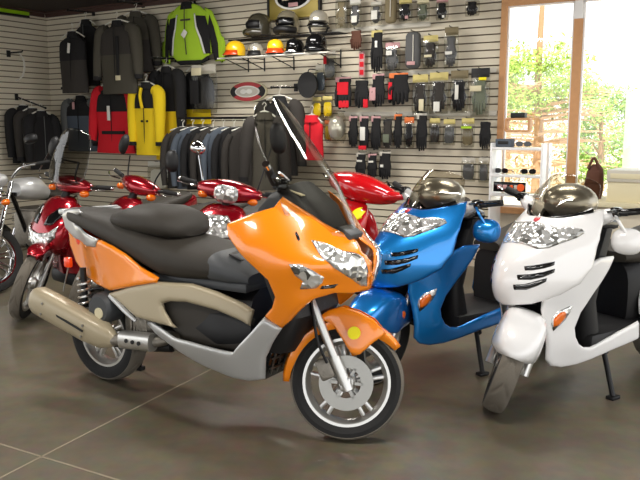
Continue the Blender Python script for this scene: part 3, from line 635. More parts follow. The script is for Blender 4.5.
    zc=sum(p[2] for p in nb)/6; decal('badge',[(nb[0][0],.018*math.cos(a*PI/5),zc+.014*math.sin(a*PI/5)) for a in range(10)],co,M['badge'],t,.003)
    for L in ([(-0.03,0.095,0.771),(-0.065,0.128,0.777),(-0.112,0.163,0.789),(-0.149,0.187,0.798),(-0.142,0.188,0.781),(-0.103,0.165,0.766),(-0.06,0.133,0.756),(-0.028,0.103,0.752)],[(0.001,0.079,0.728),(-0.042,0.124,0.734),(-0.093,0.162,0.746),(-0.143,0.194,0.763),(-0.137,0.194,0.745),(-0.091,0.165,0.722),(-0.044,0.13,0.708),(0.001,0.086,0.706)],[(0.017,0.069,0.679),(-0.018,0.109,0.683),(-0.063,0.146,0.701),(-0.107,0.177,0.717),(-0.103,0.175,0.7),(-0.067,0.15,0.677),(-0.027,0.116,0.657),(0.013,0.074,0.654)]):
        for sg in (1,-1): decal('cowl_vent',P([(x,max(y,.012),z) for x,y,z in L],sg),co,M['gloss'],t,.002,thick=.006)
    # leg shield and footboard side
    side=shell('leg_shield',[(-0.113,0.643),(-0.186,0.674),(-0.285,0.73),(-0.367,0.77),(-0.456,0.793),(-0.584,0.789),(-0.535,0.72),(-0.474,0.647),(-0.396,0.571),(-0.342,0.514),(-0.308,0.438),(-0.316,0.39),(-0.341,0.349),(-0.38,0.324),(-0.431,0.317),(-0.502,0.337),(-0.626,0.368),(-0.826,0.404),(-0.834,0.301),(-0.59,0.274),(-0.449,0.244),(-0.35,0.225),(-0.265,0.221),(-0.201,0.238),(-0.165,0.278),(-0.161,0.359),(-0.144,0.466),(-0.118,0.547)],SS,'side',M[paint],t,(1,-1),.014,.014)
    ts=[(-0.174,0.165,0.5),(-0.202,0.179,0.536),(-0.275,0.206,0.563),(-0.268,0.202,0.526),(-0.239,0.19,0.481),(-0.183,0.169,0.432),(-0.171,0.164,0.469)]
    am=[(-0.18,0.167,0.495),(-0.208,0.18,0.525),(-0.244,0.194,0.538),(-0.242,0.192,0.501),(-0.213,0.18,0.466),(-0.182,0.168,0.453)]
    for sg in (1,-1):
        s_=decal('turn_signal',P(ts,sg),side,M['lens'],t,.005); decal('amber_bulb',P(am,sg),side,M['amber'],s_,.009)
    # lower nose between the leg shields, behind the wheel
    bm=NB(); loft(bm,[oval((-.24,0,.62),.14,.10,(0,1,0),(1,0,0),20,3),oval((-.29,0,.45),.14,.06,(0,1,0),(1,0,0),20,3),oval((-.34,0,.30),.13,.06,(0,1,0),(1,0,0),20,3)]); bobj('inner_fender',bm,M['dark'],t)
    bm=NB(); loft(bm,[oval((-.60,0,.97),.19,.05,(0,1,0),(1,0,0),20,3),oval((-.52,0,.78),.2,.07,(0,1,0),(1,0,0),20,3),oval((-.46,0,.55),.2,.06,(0,1,0),(1,0,0),20,3),oval((-.5,0,.34),.2,.08,(0,1,0),(1,0,0),20,3)]); bobj('inner_leg_shield',bm,M['dark'],t)
    bm=NB(); box(bm,(-.75,0,.33),(.62,.44,.10),None,.03); bobj('footboard',bm,M['dark'],t)
    bm=NB(); rings=[]
    for x,z1,z0,a in ((-.88,.70,.30,.12),(-.95,.74,.32,.16),(-1.15,.76,.40,.18),(-1.5,.82,.5,.17),(-1.72,.86,.68,.11)): rings.append(oval((x,0,(z1+z0)/2),a,(z1-z0)/2,(0,1,0),(0,0,1),20,3.4))
    loft(bm,rings); bobj('under_seat_body',bm,M['dark'],t)
    shell('side_panel',[(-.92,.42),(-1.0,.66),(-1.25,.68),(-1.55,.74),(-1.75,.83),(-1.78,.76),(-1.55,.56),(-1.25,.46),(-1.05,.38)],[(-.92,.5,.17),(-1.2,.55,.215),(-1.5,.65,.19),(-1.75,.8,.1),(-1.2,.7,.19)],'side',M[paint],t,(1,-1),.03,.015,spl=3)
    bm=NB(); rings=[]
    for x,z1,z0,a in ((-.86,.76,.70,.11),(-.95,.80,.69,.16),(-1.15,.81,.70,.185),(-1.3,.86,.72,.185),(-1.6,.91,.78,.155),(-1.76,.92,.85,.1)): rings.append(oval((x,0,(z1+z0)/2),a,(z1-z0)/2,(0,1,0),(0,0,1),20,3))
    loft(bm,rings); bobj('seat',bm,M['seat'],t)
    # smoked screen with the round instrument cover behind it
    vs=[(0,1.0,-.25),(.1,1.01,-.30),(.2,1.03,-.40),(0,1.1,-.32),(.12,1.11,-.37),(.2,1.12,-.46),(0,1.21,-.42),(.1,1.2,-.45),(.18,1.18,-.53)]; vs+=[(-a,b,c) for a,b,c in vs if a]
    shell('smoked_screen',[(-.21,1.04),(-.14,1.01),(-.07,.992),(0,.985),(.07,.992),(.14,1.01),(.21,1.04),(.19,1.14),(.12,1.195),(0,1.215),(-.12,1.195),(-.19,1.14)],vs,'front',M['smoke'],t,(1,),.02,.004,.003,spl=3)
    bm=NB(); tube(bm,[(-.405,-.205,1.04),(-.335,-.14,1.008),(-.272,-.07,.99),(-.25,0,.983),(-.272,.07,.99),(-.335,.14,1.008),(-.405,.205,1.04)],.013,8); bobj('screen_seal',bm,M['gloss'],t)
    bm=NB(); ell(bm,(-.46,.02,1.065),(.13,.15,.1)); bobj('instrument_cover',bm,M['alloy'],t)
    bm=NB(); rings=[]
    for x,z,a,b in ((-.64,.95,.2,.04),(-.52,.97,.21,.06),(-.42,.965,.17,.04)): rings.append(oval((x,0,z),a,b,(0,1,0),(0,0,1),20,3))
    loft(bm,rings); bobj('dashboard',bm,M['gloss'],t)
    # steered parts
    st=[]
    st.append(make_wheel(t,(0,0,.26),.26,.115,.165,3,-1,twin=False))
    f=hood_fender(t,M[paint]); st.append(f)
    for s in (-1,1):
        bm=NB(); tube(bm,[(0,s*.09,.26),(-.17,s*.09,.6)],.017,12); tube(bm,[(.015,s*.09,.235),(-.055,s*.09,.375)],.024,12); st.append(bobj('fork_leg',bm,M['alloy'],t))
        bm=NB(); lathe(bm,[(.0001,s*.098),(.028,s*.098),(.031,s*.106),(.026,s*.116),(.0001,s*.118)],20,c=(-.06,0,.43)); st.append(bobj('fork_reflector',bm,M['amber'],t))
        bm=NB(); tube(bm,[(-.46,0,.98),(-.46,s*.12,1.0),(-.47,s*.28,1.04),(-.48,s*.33,1.05)],.014,10); st.append(bobj('handlebar',bm,M['dark'],t))
        bm=NB(); tube(bm,[(-.45,s*.12,.985),(-.45,s*.2,1.01),(-.465,s*.265,1.04)],[.05,.045,.03],14); st.append(bobj('bar_cover',bm,M['white' if paint=='white' else 'silver'],t))
        bm=NB(); tube(bm,[(-.475,s*.28,1.045),(-.51,s*.41,1.075)],.018,12); st.append(bobj('grip',bm,M['rubber'],t))
        bm=NB(); tube(bm,[(-.43,s*.25,1.05),(-.40,s*.33,1.07),(-.46,s*.43,1.085)],.008,8); st.append(bobj('brake_lever',bm,M['gloss'],t))
        bm=NB(); box(bm,(-.465,s*.275,1.05),(.06,.05,.05),None,.012); st.append(bobj('switch_pod',bm,M['gloss'],t))
        if s>0: st.append(mirror(t,(-.47,s*.35,.91),(.078,.068),M[paint],M['dark'],None,(0,-.2,s*.5)))
        if s<0: continue
        bm=NB(); tube(bm,[(-.45,s*.27,1.05),(-.43,s*.32,1.0),(-.455,s*.355,.94)],.008,8); st.append(bobj('mirror_stem',bm,M[paint],t))
    bm=NB(); tube(bm,[(-.15,0,.56),(-.40,0,.98)],.03,10); st.append(bobj('steering_stem',bm,M['dark'],t))
    MB_=axis_rot((-.06,0,.26),27,9)
    for o_ in st: steer(o_,MB_ if o_.name.split('.')[0] in NOBAR else MS,t)
    make_wheel(t,(-1.45,0,.26),.26,.13,.165,3,0,'rear_wheel',twin=False)
    bm=NB(); box(bm,(-1.2,.0,.36),(.36,.26,.22),None,.05); box(bm,(-1.35,.12,.3),(.4,.08,.16),None,.03); bobj('engine',bm,M['engine'],t)
    bm=NB(); tube(bm,[(-1.2,-.17,.33),(-1.3,-.18,.34),(-1.75,-.19,.42)],[.03,.065,.06],14); bobj('muffler',bm,M['dark'],t)
    bm=NB(); tube(bm,[(-.66,.13,.27),(-.64,.19,.12),(-.62,.24,.012)],.014,10); box(bm,(-.62,.24,.01),(.07,.045,.02),None,.004); tube(bm,[(-.66,.13,.27),(-.70,.12,.22)],.02,8); bobj('side_stand',bm,M['dark'],t)
    bm=NB(); box(bm,(-1.76,0,.8),(.06,.2,.08),None,.02); bobj('tail_light',bm,M['badge'],t)
    return t
sport_scooter('white sport scooter with clear headlights parked nearest the window at right','white',(0.942,3.747),-146,42)
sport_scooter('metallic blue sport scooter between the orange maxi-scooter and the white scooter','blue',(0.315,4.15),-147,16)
# ---------------------------------------------------------------- red step-through scooters
def round_lens(name,c,r,m,parent,ax=(1,0,0),depth=.02,sq=2.0):
    bm=NB(); c=Vector(c); ax=Vector(ax).normalized(); a=ax.orthogonal().normalized(); b=ax.cross(a)
    a=Vector((0,1,0))-ax*ax.y; a.normalize(); b=ax.cross(a)
    loft(bm,[oval(c+ax*d*depth,r[0]*k,r[1]*k,a,b,22,sq) for d,k in ((-1,1),(0,1),(.5,.85),(.85,.5),(1,.15))]); return bobj(name,bm,m,parent)
def red_scooter(label,o,head,lean,paint='red',screen=False,barlight=False,sticker=False,phi=6,cs=1.0,mirrors=((-1,'dark',.055,.085),(1,'dark',.055,.085)),guard=False):
    t=thing('step_through_scooter',label,'scooter',(o[0],o[1],0),R(head),'row of red scooters'); t.rotation_euler=(R(-lean),0,R(head))
    del t['group']
    MS=axis_rot((-.06,0,.29),26,phi); MW=axis_rot((-.06,0,.29),26,40); st=[]
    # nose / leg shield
    bm=NB(); rings=[]
    for x,z,a,b in ((-.34,.93,.10,.05),(-.29,.88,.17,.08),(-.23,.79,.21,.11),(-.18,.68,.22,.12),(-.165,.58,.20,.12),(-.20,.50,.14,.10),(-.24,.46,.07,.06)): rings.append(oval((x-b*.3,0,z),a,b,(0,1,0),(1,0,0),24,2.3))
    loft(bm,rings); ls=bobj('nose_cowl',bm,M[paint],t); sub=ls.modifiers.new('s','SUBSURF'); sub.levels=1; sub.render_levels=1
    shell('leg_shield',[(-.24,.04),(-.22,.25),(-.1,.4),(.1,.4),(.22,.25),(.24,.04),(.2,-.2),(-.2,-.2)],[(0,.1,-.26),(.2,.1,-.36),(-.2,.1,-.36),(0,-.2,-.32),(.2,-.2,-.36),(-.2,-.2,-.36),(0,.4,-.34),(.2,.4,-.42),(-.2,.4,-.42)],'front',M[paint],t,(1,),.03,.015,.012,spl=3).location=(0,0,.48)
    lz=.11 if barlight else 0
    D=lambda L,sg=1:[(-.1,y*sg,z) for y,z in L]
    if barlight:
        decal('headlight',D([(-.13,.80),(-.07,.86),(.07,.86),(.13,.80),(.12,.72),(.06,.68),(-.06,.68),(-.12,.72)]),ls,M['lens'],t,.006)
        for sg in (1,-1): decal('turn_signal',D([(.155,.64),(.195,.66),(.2,.60),(.17,.57)],sg),ls,M['amber'],t,.008)
    else:
        decal('headlight',D([(-.175,.73),(-.12,.675),(0,.655),(.12,.675),(.175,.73),(.17,.64),(.10,.565),(0,.545),(-.10,.565),(-.17,.64)]),ls,M['lens'],t,.006)
        for sg in (1,-1): decal('cowl_vent',D([(.04,.72),(.05,.79),(.10,.855),(.165,.85),(.165,.79),(.12,.73)],sg),ls,M['gloss'],t,.003)
    bm=NB(); box(bm,(-.62,0,.27),(.62,.36,.12),None,.04); bobj('footboard',bm,M['dark'],t)
    bm=NB(); rings=[]
    for x,z1,z0,a in ((-.84,.70,.26,.10),(-.92,.72,.3,.14),(-1.15,.74,.42,.16),(-1.45,.8,.52,.14),(-1.68,.84,.68,.08)): rings.append(oval((x,0,(z1+z0)/2),a,(z1-z0)/2,(0,1,0),(0,0,1),20,3))
    loft(bm,rings); bobj('rear_body',bm,M[paint],t)
    bm=NB(); rings=[]
    for x,z1,z0,a in ((-.82,.76,.70,.09),(-.95,.80,.69,.14),(-1.2,.82,.70,.16),(-1.5,.86,.77,.13),(-1.62,.87,.81,.08)): rings.append(oval((x,0,(z1+z0)/2),a,(z1-z0)/2,(0,1,0),(0,0,1),20,3))
    loft(bm,rings); bobj('seat',bm,M['seat'],t)
    bm=NB(); box(bm,(-1.2,0,.32),(.3,.22,.2),None,.05); box(bm,(-1.3,.1,.3),(.35,.07,.12),None,.03); bobj('engine',bm,M['engine'],t)
    bm=NB(); tube(bm,[(-1.15,-.14,.28),(-1.28,-.15,.3),(-1.65,-.16,.4)],[.025,.05,.05],12); bobj('muffler',bm,M['dark'],t)
    make_wheel(t,(-1.27,0,.29),.29,.1,.21,3,0,'rear_wheel',False)
    bm=NB(); tube(bm,[(-.6,.1,.24),(-.6,.19,.1),(-.58,.235,.03)],.011,8); bobj('side_stand',bm,M['dark'],t)
    st.append(make_wheel(t,(0,0,.29),.29,.085,.215,3,-1,'front_wheel',False))
    st.append(fender(t,M[paint],.31,.06,62,150,.07,(0,0,.29)))
    for s in (-1,1):
        bm=NB(); tube(bm,[(0,s*.07,.29),(-.16,s*.07,.60)],.015,10); tube(bm,[(.012,s*.07,.265),(-.05,s*.07,.39)],.021,10); st.append(bobj('fork_leg',bm,M['alloy'],t))
    bm=NB(); tube(bm,[(-.13,0,.56),(-.38,0,1.0)],.03,10); st.append(bobj('steering_stem',bm,M['dark'],t))
    bm=NB(); rings=[]
    for y,r,x,z in ((-.2,.018,-.42,1.01),(-.165,.035,-.41,1.01),(-.1,.052,-.395,1.012),(0,.065,-.38,1.015),(.1,.052,-.395,1.012),(.165,.035,-.41,1.01),(.2,.018,-.42,1.01)): rings.append(oval((x,y*cs*1.05,z),r*1.5*cs,r*1.05*cs*1.1,(1,0,0),(0,0,1),20,2.3))
    loft(bm,rings); hc=bobj('handlebar_cover',bm,M[paint],t); hc.modifiers.new('s','SUBSURF').render_levels=1; st.append(hc)
    if barlight: st.append(round_lens('bar_headlight',(-.285,0,1.0),(.085,.062),M['lens'],t,(1,0,-.05),.03,3))
    for s in (-1,1):
        st.append(round_lens('bar_signal',(-.36,s*.185,.965),(.036,.026),M['amber'],t,(.8,s*.5,0),.025))
        bm=NB(); tube(bm,[(-.41,s*.17,1.01),(-.44,s*.3,1.03)],.012,10); st.append(bobj('handlebar',bm,M['dark'],t))
        bm=NB(); tube(bm,[(-.43,s*.25,1.025),(-.46,s*.37,1.035)],.018,12); g=bobj('grip',bm,M['rubber'],t); st.append(g)
        bm=NB(); ell(bm,(-.463,s*.38,1.036),(.016,.016,.016)); bobj('bar_end',bm,M['chrome'],g)
        bm=NB(); tube(bm,[(-.38,s*.21,1.015),(-.35,s*.3,1.02),(-.4,s*.38,1.025)],.006,8); st.append(bobj('brake_lever',bm,M['chrome'],t))
    for s,mm,a,b in mirrors: st.append(mirror(t,(-.46,s*.28,1.27+(.16 if b>.1 else 0)),(a,b),M[mm],M[mm],[(-.41,s*.2,1.02),(-.42,s*.22,1.10),(-.46,s*.27,1.27+(.16 if b>.1 else 0)-b*.8)],(s*.25,R(-8),s*.25)))
    if guard: bm=NB(); tube(bm,[(-.36,.2,1.0),(-.37,.3,1.03),(-.42,.42,1.06)],[.03,.04,.015],12); st.append(bobj('hand_guard',bm,M[paint],t))
    if screen:
        vs=[(0,0,-.27),(.2,0,-.33),(-.2,0,-.33),(0,.4,-.42),(.15,.4,-.45),(-.15,.4,-.45)]
        wsn=shell('windscreen',[(-.17,0),(-.2,.2),(-.15,.37),(0,.41),(.15,.37),(.2,.2),(.17,0)],vs,'front',M['shield2'],t,(1,),.025,0,.002,spl=3); wsn.location=(0,0,1.04); st.append(wsn)
        bm=NB(); tube(bm,[(-.40,.12,1.0),(-.33,.12,1.08),(-.36,.12,1.2)],.008,8); tube(bm,[(-.40,-.12,1.0),(-.33,-.12,1.08),(-.36,-.12,1.2)],.008,8); tube(bm,[(-.36,-.12,1.2),(-.36,.12,1.2)],.008,8); st.append(bobj('windscreen_bracket',bm,M['dark'],t))
    for o_ in st: steer(o_,MW if o_.name.split('.')[0] in ('front_wheel','front_fender','fork_leg') else MS,t)
    if sticker: decal('round_sticker',[(-.1,0.15+.042*math.cos(a*PI/6),0.855+.045*math.sin(a*PI/6)) for a in range(12)],ls,M['yellow'],t,.004)
    return t
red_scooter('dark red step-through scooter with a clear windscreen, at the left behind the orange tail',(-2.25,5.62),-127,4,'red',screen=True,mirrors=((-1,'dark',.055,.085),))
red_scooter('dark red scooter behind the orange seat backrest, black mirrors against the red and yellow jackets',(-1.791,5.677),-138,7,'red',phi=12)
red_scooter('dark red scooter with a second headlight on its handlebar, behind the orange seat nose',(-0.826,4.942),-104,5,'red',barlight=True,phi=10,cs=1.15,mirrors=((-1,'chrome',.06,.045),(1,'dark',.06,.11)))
red_scooter('bright red scooter with a round yellow sticker, between the orange windscreen and the blue scooter',(-0.077,5.463),-140,7,'brightred',sticker=True,phi=12,cs=1.5,mirrors=(),guard=True)
# ---------------------------------------------------------------- motorcycle at the left edge
def motorcycle():
    t=thing('motorcycle','black motorcycle with twin round chrome headlights, cut off by the left edge','motorcycle',(-2.885,6.49,0),R(-100))
    MS=axis_rot((-.08,0,.31),28,-30); st=[]
    st.append(make_wheel(t,(0,0,.31),.31,.11,.235,9,-1,'front_wheel',True,tread='rubber',rimm='chrome'))
    st.append(fender(t,M['gloss'],.33,.07,40,140,.05,(0,0,.31)))
    for s in (-1,1):
        bm=NB(); tube(bm,[(0,s*.09,.31),(-.34,s*.09,.95)],.02,10); tube(bm,[(.01,s*.09,.29),(-.12,s*.09,.54)],.027,10); st.append(bobj('fork_leg',bm,M['chrome'],t))
        h=round_lens('headlight',(-.14,s*.075,.80+.03*s),(.07,.07),M['lens'],t,(1,0,-.1),.03); st.append(h)
        bm=NB(); lathe(bm,[(.0001,-.25),(.04,-.25),(.07,-.19),(.078,-.15),(.074,-.14)],20,'x',(0,s*.075,.80+.03*s)); bobj('lamp_shell',bm,M['chrome'],h)
        st.append(round_lens('turn_signal',(-.16,s*.2,.76),(.032,.028),M['amber'],t,(1,0,0),.03))
        bm=NB(); tube(bm,[(-.38,s*.05,.99),(-.40,s*.2,1.05),(-.5,s*.33,1.05)],.013,10); st.append(bobj('handlebar',bm,M['chrome'],t))
        bm=NB(); tube(bm,[(-.48,s*.31,1.05),(-.56,s*.41,1.045)],.018,10); st.append(bobj('grip',bm,M['rubber'],t))
        bm=NB(); tube(bm,[(-.4,s*.25,1.06),(-.36,s*.32,1.06),(-.43,s*.4,1.05)],.006,8); st.append(bobj('brake_lever',bm,M['chrome'],t))
        st.append(mirror(t,(-.46,s*.36,1.27),(.075,.045),M['dark'],M['chrome'],[(-.42,s*.25,1.05),(-.44,s*.3,1.15),(-.46,s*.35,1.24)],(0,0,s*.3)))
    bm=NB(); ell(bm,(-.24,0,.98),(.1,.13,.07)); st.append(bobj('headlamp_cowl',bm,M['silver'],t))
    for o_ in st: steer(o_,MS,t)
    bm=NB(); rings=[]
    for x,z,a,b in ((-.42,.88,.06,.06),(-.5,.88,.13,.1),(-.7,.87,.14,.11),(-.88,.82,.09,.07)): rings.append(oval((x,0,z),a,b,(0,1,0),(0,0,1),20,2.4))
    loft(bm,rings); bobj('fuel_tank',bm,M['silver'],t)
    bm=NB(); rings=[]
    for x,z,a,b in ((-.86,.80,.09,.03),(-1.0,.77,.14,.045),(-1.3,.80,.13,.05),(-1.55,.86,.09,.03)): rings.append(oval((x,0,z),a,b,(0,1,0),(0,0,1),20,2.6))
    loft(bm,rings); bobj('seat',bm,M['seat'],t)
    bm=NB(); box(bm,(-.75,0,.5),(.42,.26,.36),None,.06); 
    for k in range(6): box(bm,(-.72,0,.5+.035*k),(.28,.3,.012))
    bobj('engine',bm,M['engine'],t)
    bm=NB(); tube(bm,[(-.36,0,.85),(-.55,0,.5),(-.62,0,.3),(-1.1,0,.32),(-1.2,0,.7),(-.4,0,.84)],.022,8); bobj('frame',bm,M['gloss'],t)
    bm=NB(); tube(bm,[(-.6,-.13,.5),(-.6,-.16,.3),(-.95,-.17,.3),(-1.6,-.18,.38)],[.02,.022,.045,.05],12); bobj('muffler',bm,M['chrome'],t)
    make_wheel(t,(-1.5,0,.31),.31,.14,.22,9,0,'rear_wheel',True,tread='rubber')
    bm=NB(); tube(bm,[(-1.5,.1,.31),(-1.0,.09,.34)],.025,8); tube(bm,[(-1.5,-.1,.31),(-1.0,-.09,.34)],.025,8); tube(bm,[(-1.0,-.09,.34),(-1.0,.09,.34)],.025,8);bobj('swing_arm',bm,M['gloss'],t)
    bm=NB(); tube(bm,[(-1.46,.11,.33),(-1.3,.13,.74)],.022,8); bobj('shock_absorber',bm,M['chrome'],t)
    bm=NB(); tube(bm,[(-.8,.12,.3),(-.85,.25,.012)],.012,8); bobj('side_stand',bm,M['dark'],t)
motorcycle()
# ---------------------------------------------------------------- merchandise on the slat wall
def fabric(n,c,r=.85): M[n]=mat(n,c,r,bump=.25,bscale=35); return M[n]
for n,c in dict(f_black=(26,25,26),f_char=(52,48,44),f_olive=(70,66,56),f_grey=(96,98,96),f_red=(206,22,38),f_yellow=(240,206,28),f_green=(168,206,48),f_white=(225,225,220),f_slate=(80,88,98),f_brown=(92,58,44)).items(): fabric(n,c)
M['hanger']=mat('hanger_plastic',(220,216,204),.4); M['card']=mat('header_card',(206,190,120),.7); M['pink']=mat('pink_card',(196,150,150),.7); M['orange_card']=mat('orange_card',(226,120,60),.7); M['gold']=mat('gold_board',(158,140,70),.4,.3)
M['redband']=mat('sign_red',(176,44,48),.4); M['lime']=mat('lime_strip',(150,200,20),.4); M['rail']=mat('clear_rail',(196,190,176),.35)
def hook(parent,z=0,l=.2):
    bm=NB(); tube(bm,[(0,l,z+.05),(0,l*.2,z+.05),(0,-.03,z+.055)],.006,8); box(bm,(0,l,z+.05),(.03,.008,.06)); return bobj('wall_hook',bm,M['dark'],parent)
def hanger_part(t,w,m='hanger'):
    bm=NB(); tube(bm,[(-w*.42,0,-.06),(-w*.2,0,.0),(0,0,.03),(w*.2,0,.0),(w*.42,0,-.06)],.009,8); tube(bm,[(0,0,.03),(0,0,.07),(.02,0,.10),(.0,0,.125),(-.02,0,.10)],.004,6); bobj('hanger',bm,M[m],t)
def jacket(label,s,z,off,w,h,up,low,sl,split=.42,depth=.11,rz=0,sleeves=True,flare=.0,group=None,wall=None,cat='jacket',hang='hanger',sleeve_len=.82,collar=None,splay=.10,name='jacket'):
    """hangs from (s,z): body in two fabrics, collar, two sleeves, hanger"""
    loc,rot=(wall or (lambda: (WP(s,z,off),WA)))()
    t=thing(name,label,cat,loc,rot+rz,group); hanger_part(t,w,hang); rng=random.Random(int(s*977+z*131+w*77))
    bw=w/2*(.78 if sleeves else .92)
    prof=[(0,.30,.35),(-.035,.55,.6),(-.08,.9,.85),(-.16,1,1),(-.4,.96,1.05),(-.7,.95,1.0),(-1,1.0+flare,1.02)]
    def ring(f,a,b,k=1.0):
        pts=oval((0,0,-.04-f*(h-.04)),bw*a*k,depth*.5*b*k,(1,0,0),(0,1,0),28,2.5)
        return [p+Vector((0,.012*math.sin(9*p.x/w+5*f)*min(1,f*3),0)) for p in pts]
    def seg(f0,f1,k):
        out=[]; n=9
        for i in range(n+1):
            f=f0+(f1-f0)*i/n; fs=[-p[0] for p in prof]; out.append(ring(f,float(np.interp(f,fs,[p[1] for p in prof])),float(np.interp(f,fs,[p[2] for p in prof])),k))
        return out
    bm=NB(); loft(bm,seg(split,1,1.0)); b=bobj('body',bm,M[low],t)
    bm=NB(); loft(bm,seg(0,split+.01,1.02)); bobj('yoke',bm,M[up],t)
    bm=NB(); tube(bm,[(0,-depth*.52,-.05),(0,-depth*.56,-.3*h),(0,-depth*.55,-.98*h)],.005,6); bobj('zip',bm,M['f_black' if low!='f_black' else 'f_grey'],t)
    bm=NB(); loft(bm,[oval((0,0,zz),a,b_,(1,0,0),(0,1,0),18) for zz,a,b_ in ((-.06,.10,.06),(-.01,.085,.05),(.02,.08,.046),(.02,.07,.036),(-.04,.07,.036))]); bobj('collar',bm,M[collar or up],t)
    if sleeves:
        for sg in (-1,1):
            x0=bw*.86; L=h*sleeve_len; sp=splay+.02*rng.random()
            bm=NB(); tube(bm,[(sg*x0*.75,0,-.075),(sg*(x0+.03),0,-.13),(sg*(x0+.03+sp*.45),-.015,-.13-L*.4),(sg*(x0+.02+sp*.8),-.03,-.13-L*.85)],[.065,.082,.072,.05],14); sv=bobj('sleeve',bm,M[sl],t)
            bm=NB(); p=Vector((sg*(x0+.02+sp*.8),-.03,-.13-L*.85)); tube(bm,[p+Vector((0,0,.03)),p-Vector((0,0,.02))],.054,14); bobj('cuff',bm,M['f_black'],sv)
    return t
def part_box(t,name,c,s,m,rot=None,bev=.003):
    bm=NB(); box(bm,c,s,rot,bev); return bobj(name,bm,M[m],t)
def support_bar(label,s,z,l,slope=-.1,lw=None):
    loc,rot=(LP(s,z,.0),WA+R(90)) if lw else (WP(s,z,0),WA)
    t=thing('garment_rail',label,'clothes rail',loc,rot); 
    bm=NB(); tube(bm,[(0,-.02,0),(0,-l,slope)],.011,8); ell(bm,(0,-l,slope),(.016,.016,.016)); bobj('arm',bm,M['dark'],t)
    part_box(t,'bracket',(0,-.012,0),(.05,.016,.09),'dark')
    for k in range(5):
        f=.25+.17*k; bm=NB(); ell(bm,(0,-l*f,slope*f+.012),(.007,.007,.01),seg=8); bobj('stud',bm,M['chrome'],t)
    return t
W={'vest1':(1.063,1.897,0.554,0.784),'vest2':(1.005,2.004,0.46,0.869),'j3':(1.956,1.864,0.791,0.892),'j4':(1.953,2.159,0.616,0.748),'j5':(0.81,1.105,0.786,0.752),'j6':(1.645,1.098,0.832,0.907),'j7':(2.364,1.09,0.541,0.89),'j8':(2.506,1.021,0.691,1.163),'j9':(2.91,1.482,0.332,0.72),'j10':(2.849,2.253,0.987,0.691)}
def top(k): return W[k][0],W[k][1]+W[k][3],W[k][2],W[k][3]
s,z,w,h=top('vest2'); jacket('black vest hanging behind another, upper left of the slat wall',s,z,.15,w,h,'f_black','f_black','f_black',sleeves=False,cat='vest',name='vest')
s,z,w,h=top('vest1'); v=jacket('black vest with a white tag, frontmost at the upper left of the slat wall',s,z,.44,w,h,'f_black','f_char','f_black',sleeves=False,cat='vest',name='vest'); part_box(v,'tag',(.0,-.075,-.2),(.05,.004,.13),'paper',Matrix.Rotation(.15,3,'Y'))
s,z,w,h=top('j4'); jacket('dark olive jacket half hidden behind a grey-black jacket',s,z,.15,w,h,'f_olive','f_char','f_olive',rz=R(14))
s,z,w,h=top('j3'); v=jacket('grey and black riding jacket hanging open above the red jacket',s,z,.48,w,h,'f_char','f_olive','f_olive',depth=.13,collar='f_black',sleeve_len=.74); part_box(v,'tag',(.06,-.08,-h*.78),(.09,.004,.06),'label'); part_box(v,'side_panel',(.06,-.075,-h*.5),(.05,.012,h*.6),'f_black')
s,z,w,h=top('j5'); v=jacket('black jacket with slate grey lower half, left of the red jacket',s,z,.14,w,h,'f_black','f_slate','f_grey',split=.30,sleeves=True,splay=.04); part_box(v,'tag',(-.06,-.08,-.12),(.05,.004,.10),'pink')
s,z,w,h=top('j6'); v=jacket('red jacket with black shoulders and a white tag',s,z,.3,w,h,'f_black','f_red','f_red',split=.36,sleeves=True,splay=.13,flare=.12); part_box(v,'tag',(-.02,-.085,-h*.42),(.055,.004,.19),'paper'); part_box(v,'chest_band',(.03,-.062,-h*.70),(w*.5,.02,.045),'f_black')
s,z,w,h=top('j8'); jacket('yellow jacket with black yoke, right of another yellow jacket',s,z,.2,w,h,'f_black','f_yellow','f_black',split=.44,rz=R(-10),sleeve_len=.66,splay=.06)
s,z,w,h=top('j7'); v=jacket('yellow jacket with black shoulders and two chest buttons, beside the red jacket',s,z,.42,w,h,'f_black','f_yellow','f_yellow',split=.30,splay=.03)
for x in (-.03,.06):
    bm=NB(); lathe(bm,[(.0001,-.075),(.014,-.075),(.014,-.06)],12,c=(x,0,-h*.52)); bobj('button',bm,M['f_black'],v)
bm=NB(); tube(bm,[(-.02,-.07,-.05),(-.03,-.085,-.16),(.0,-.085,-.3)],.02,8); bobj('drawcord',bm,M['f_yellow'],v)
s,z,w,h=top('j9'); jacket('narrow black and yellow jacket behind the bagged gloves',s,z,.07,w*1.3,h,'f_black','f_yellow','f_black',split=.72,sleeves=False,depth=.07)
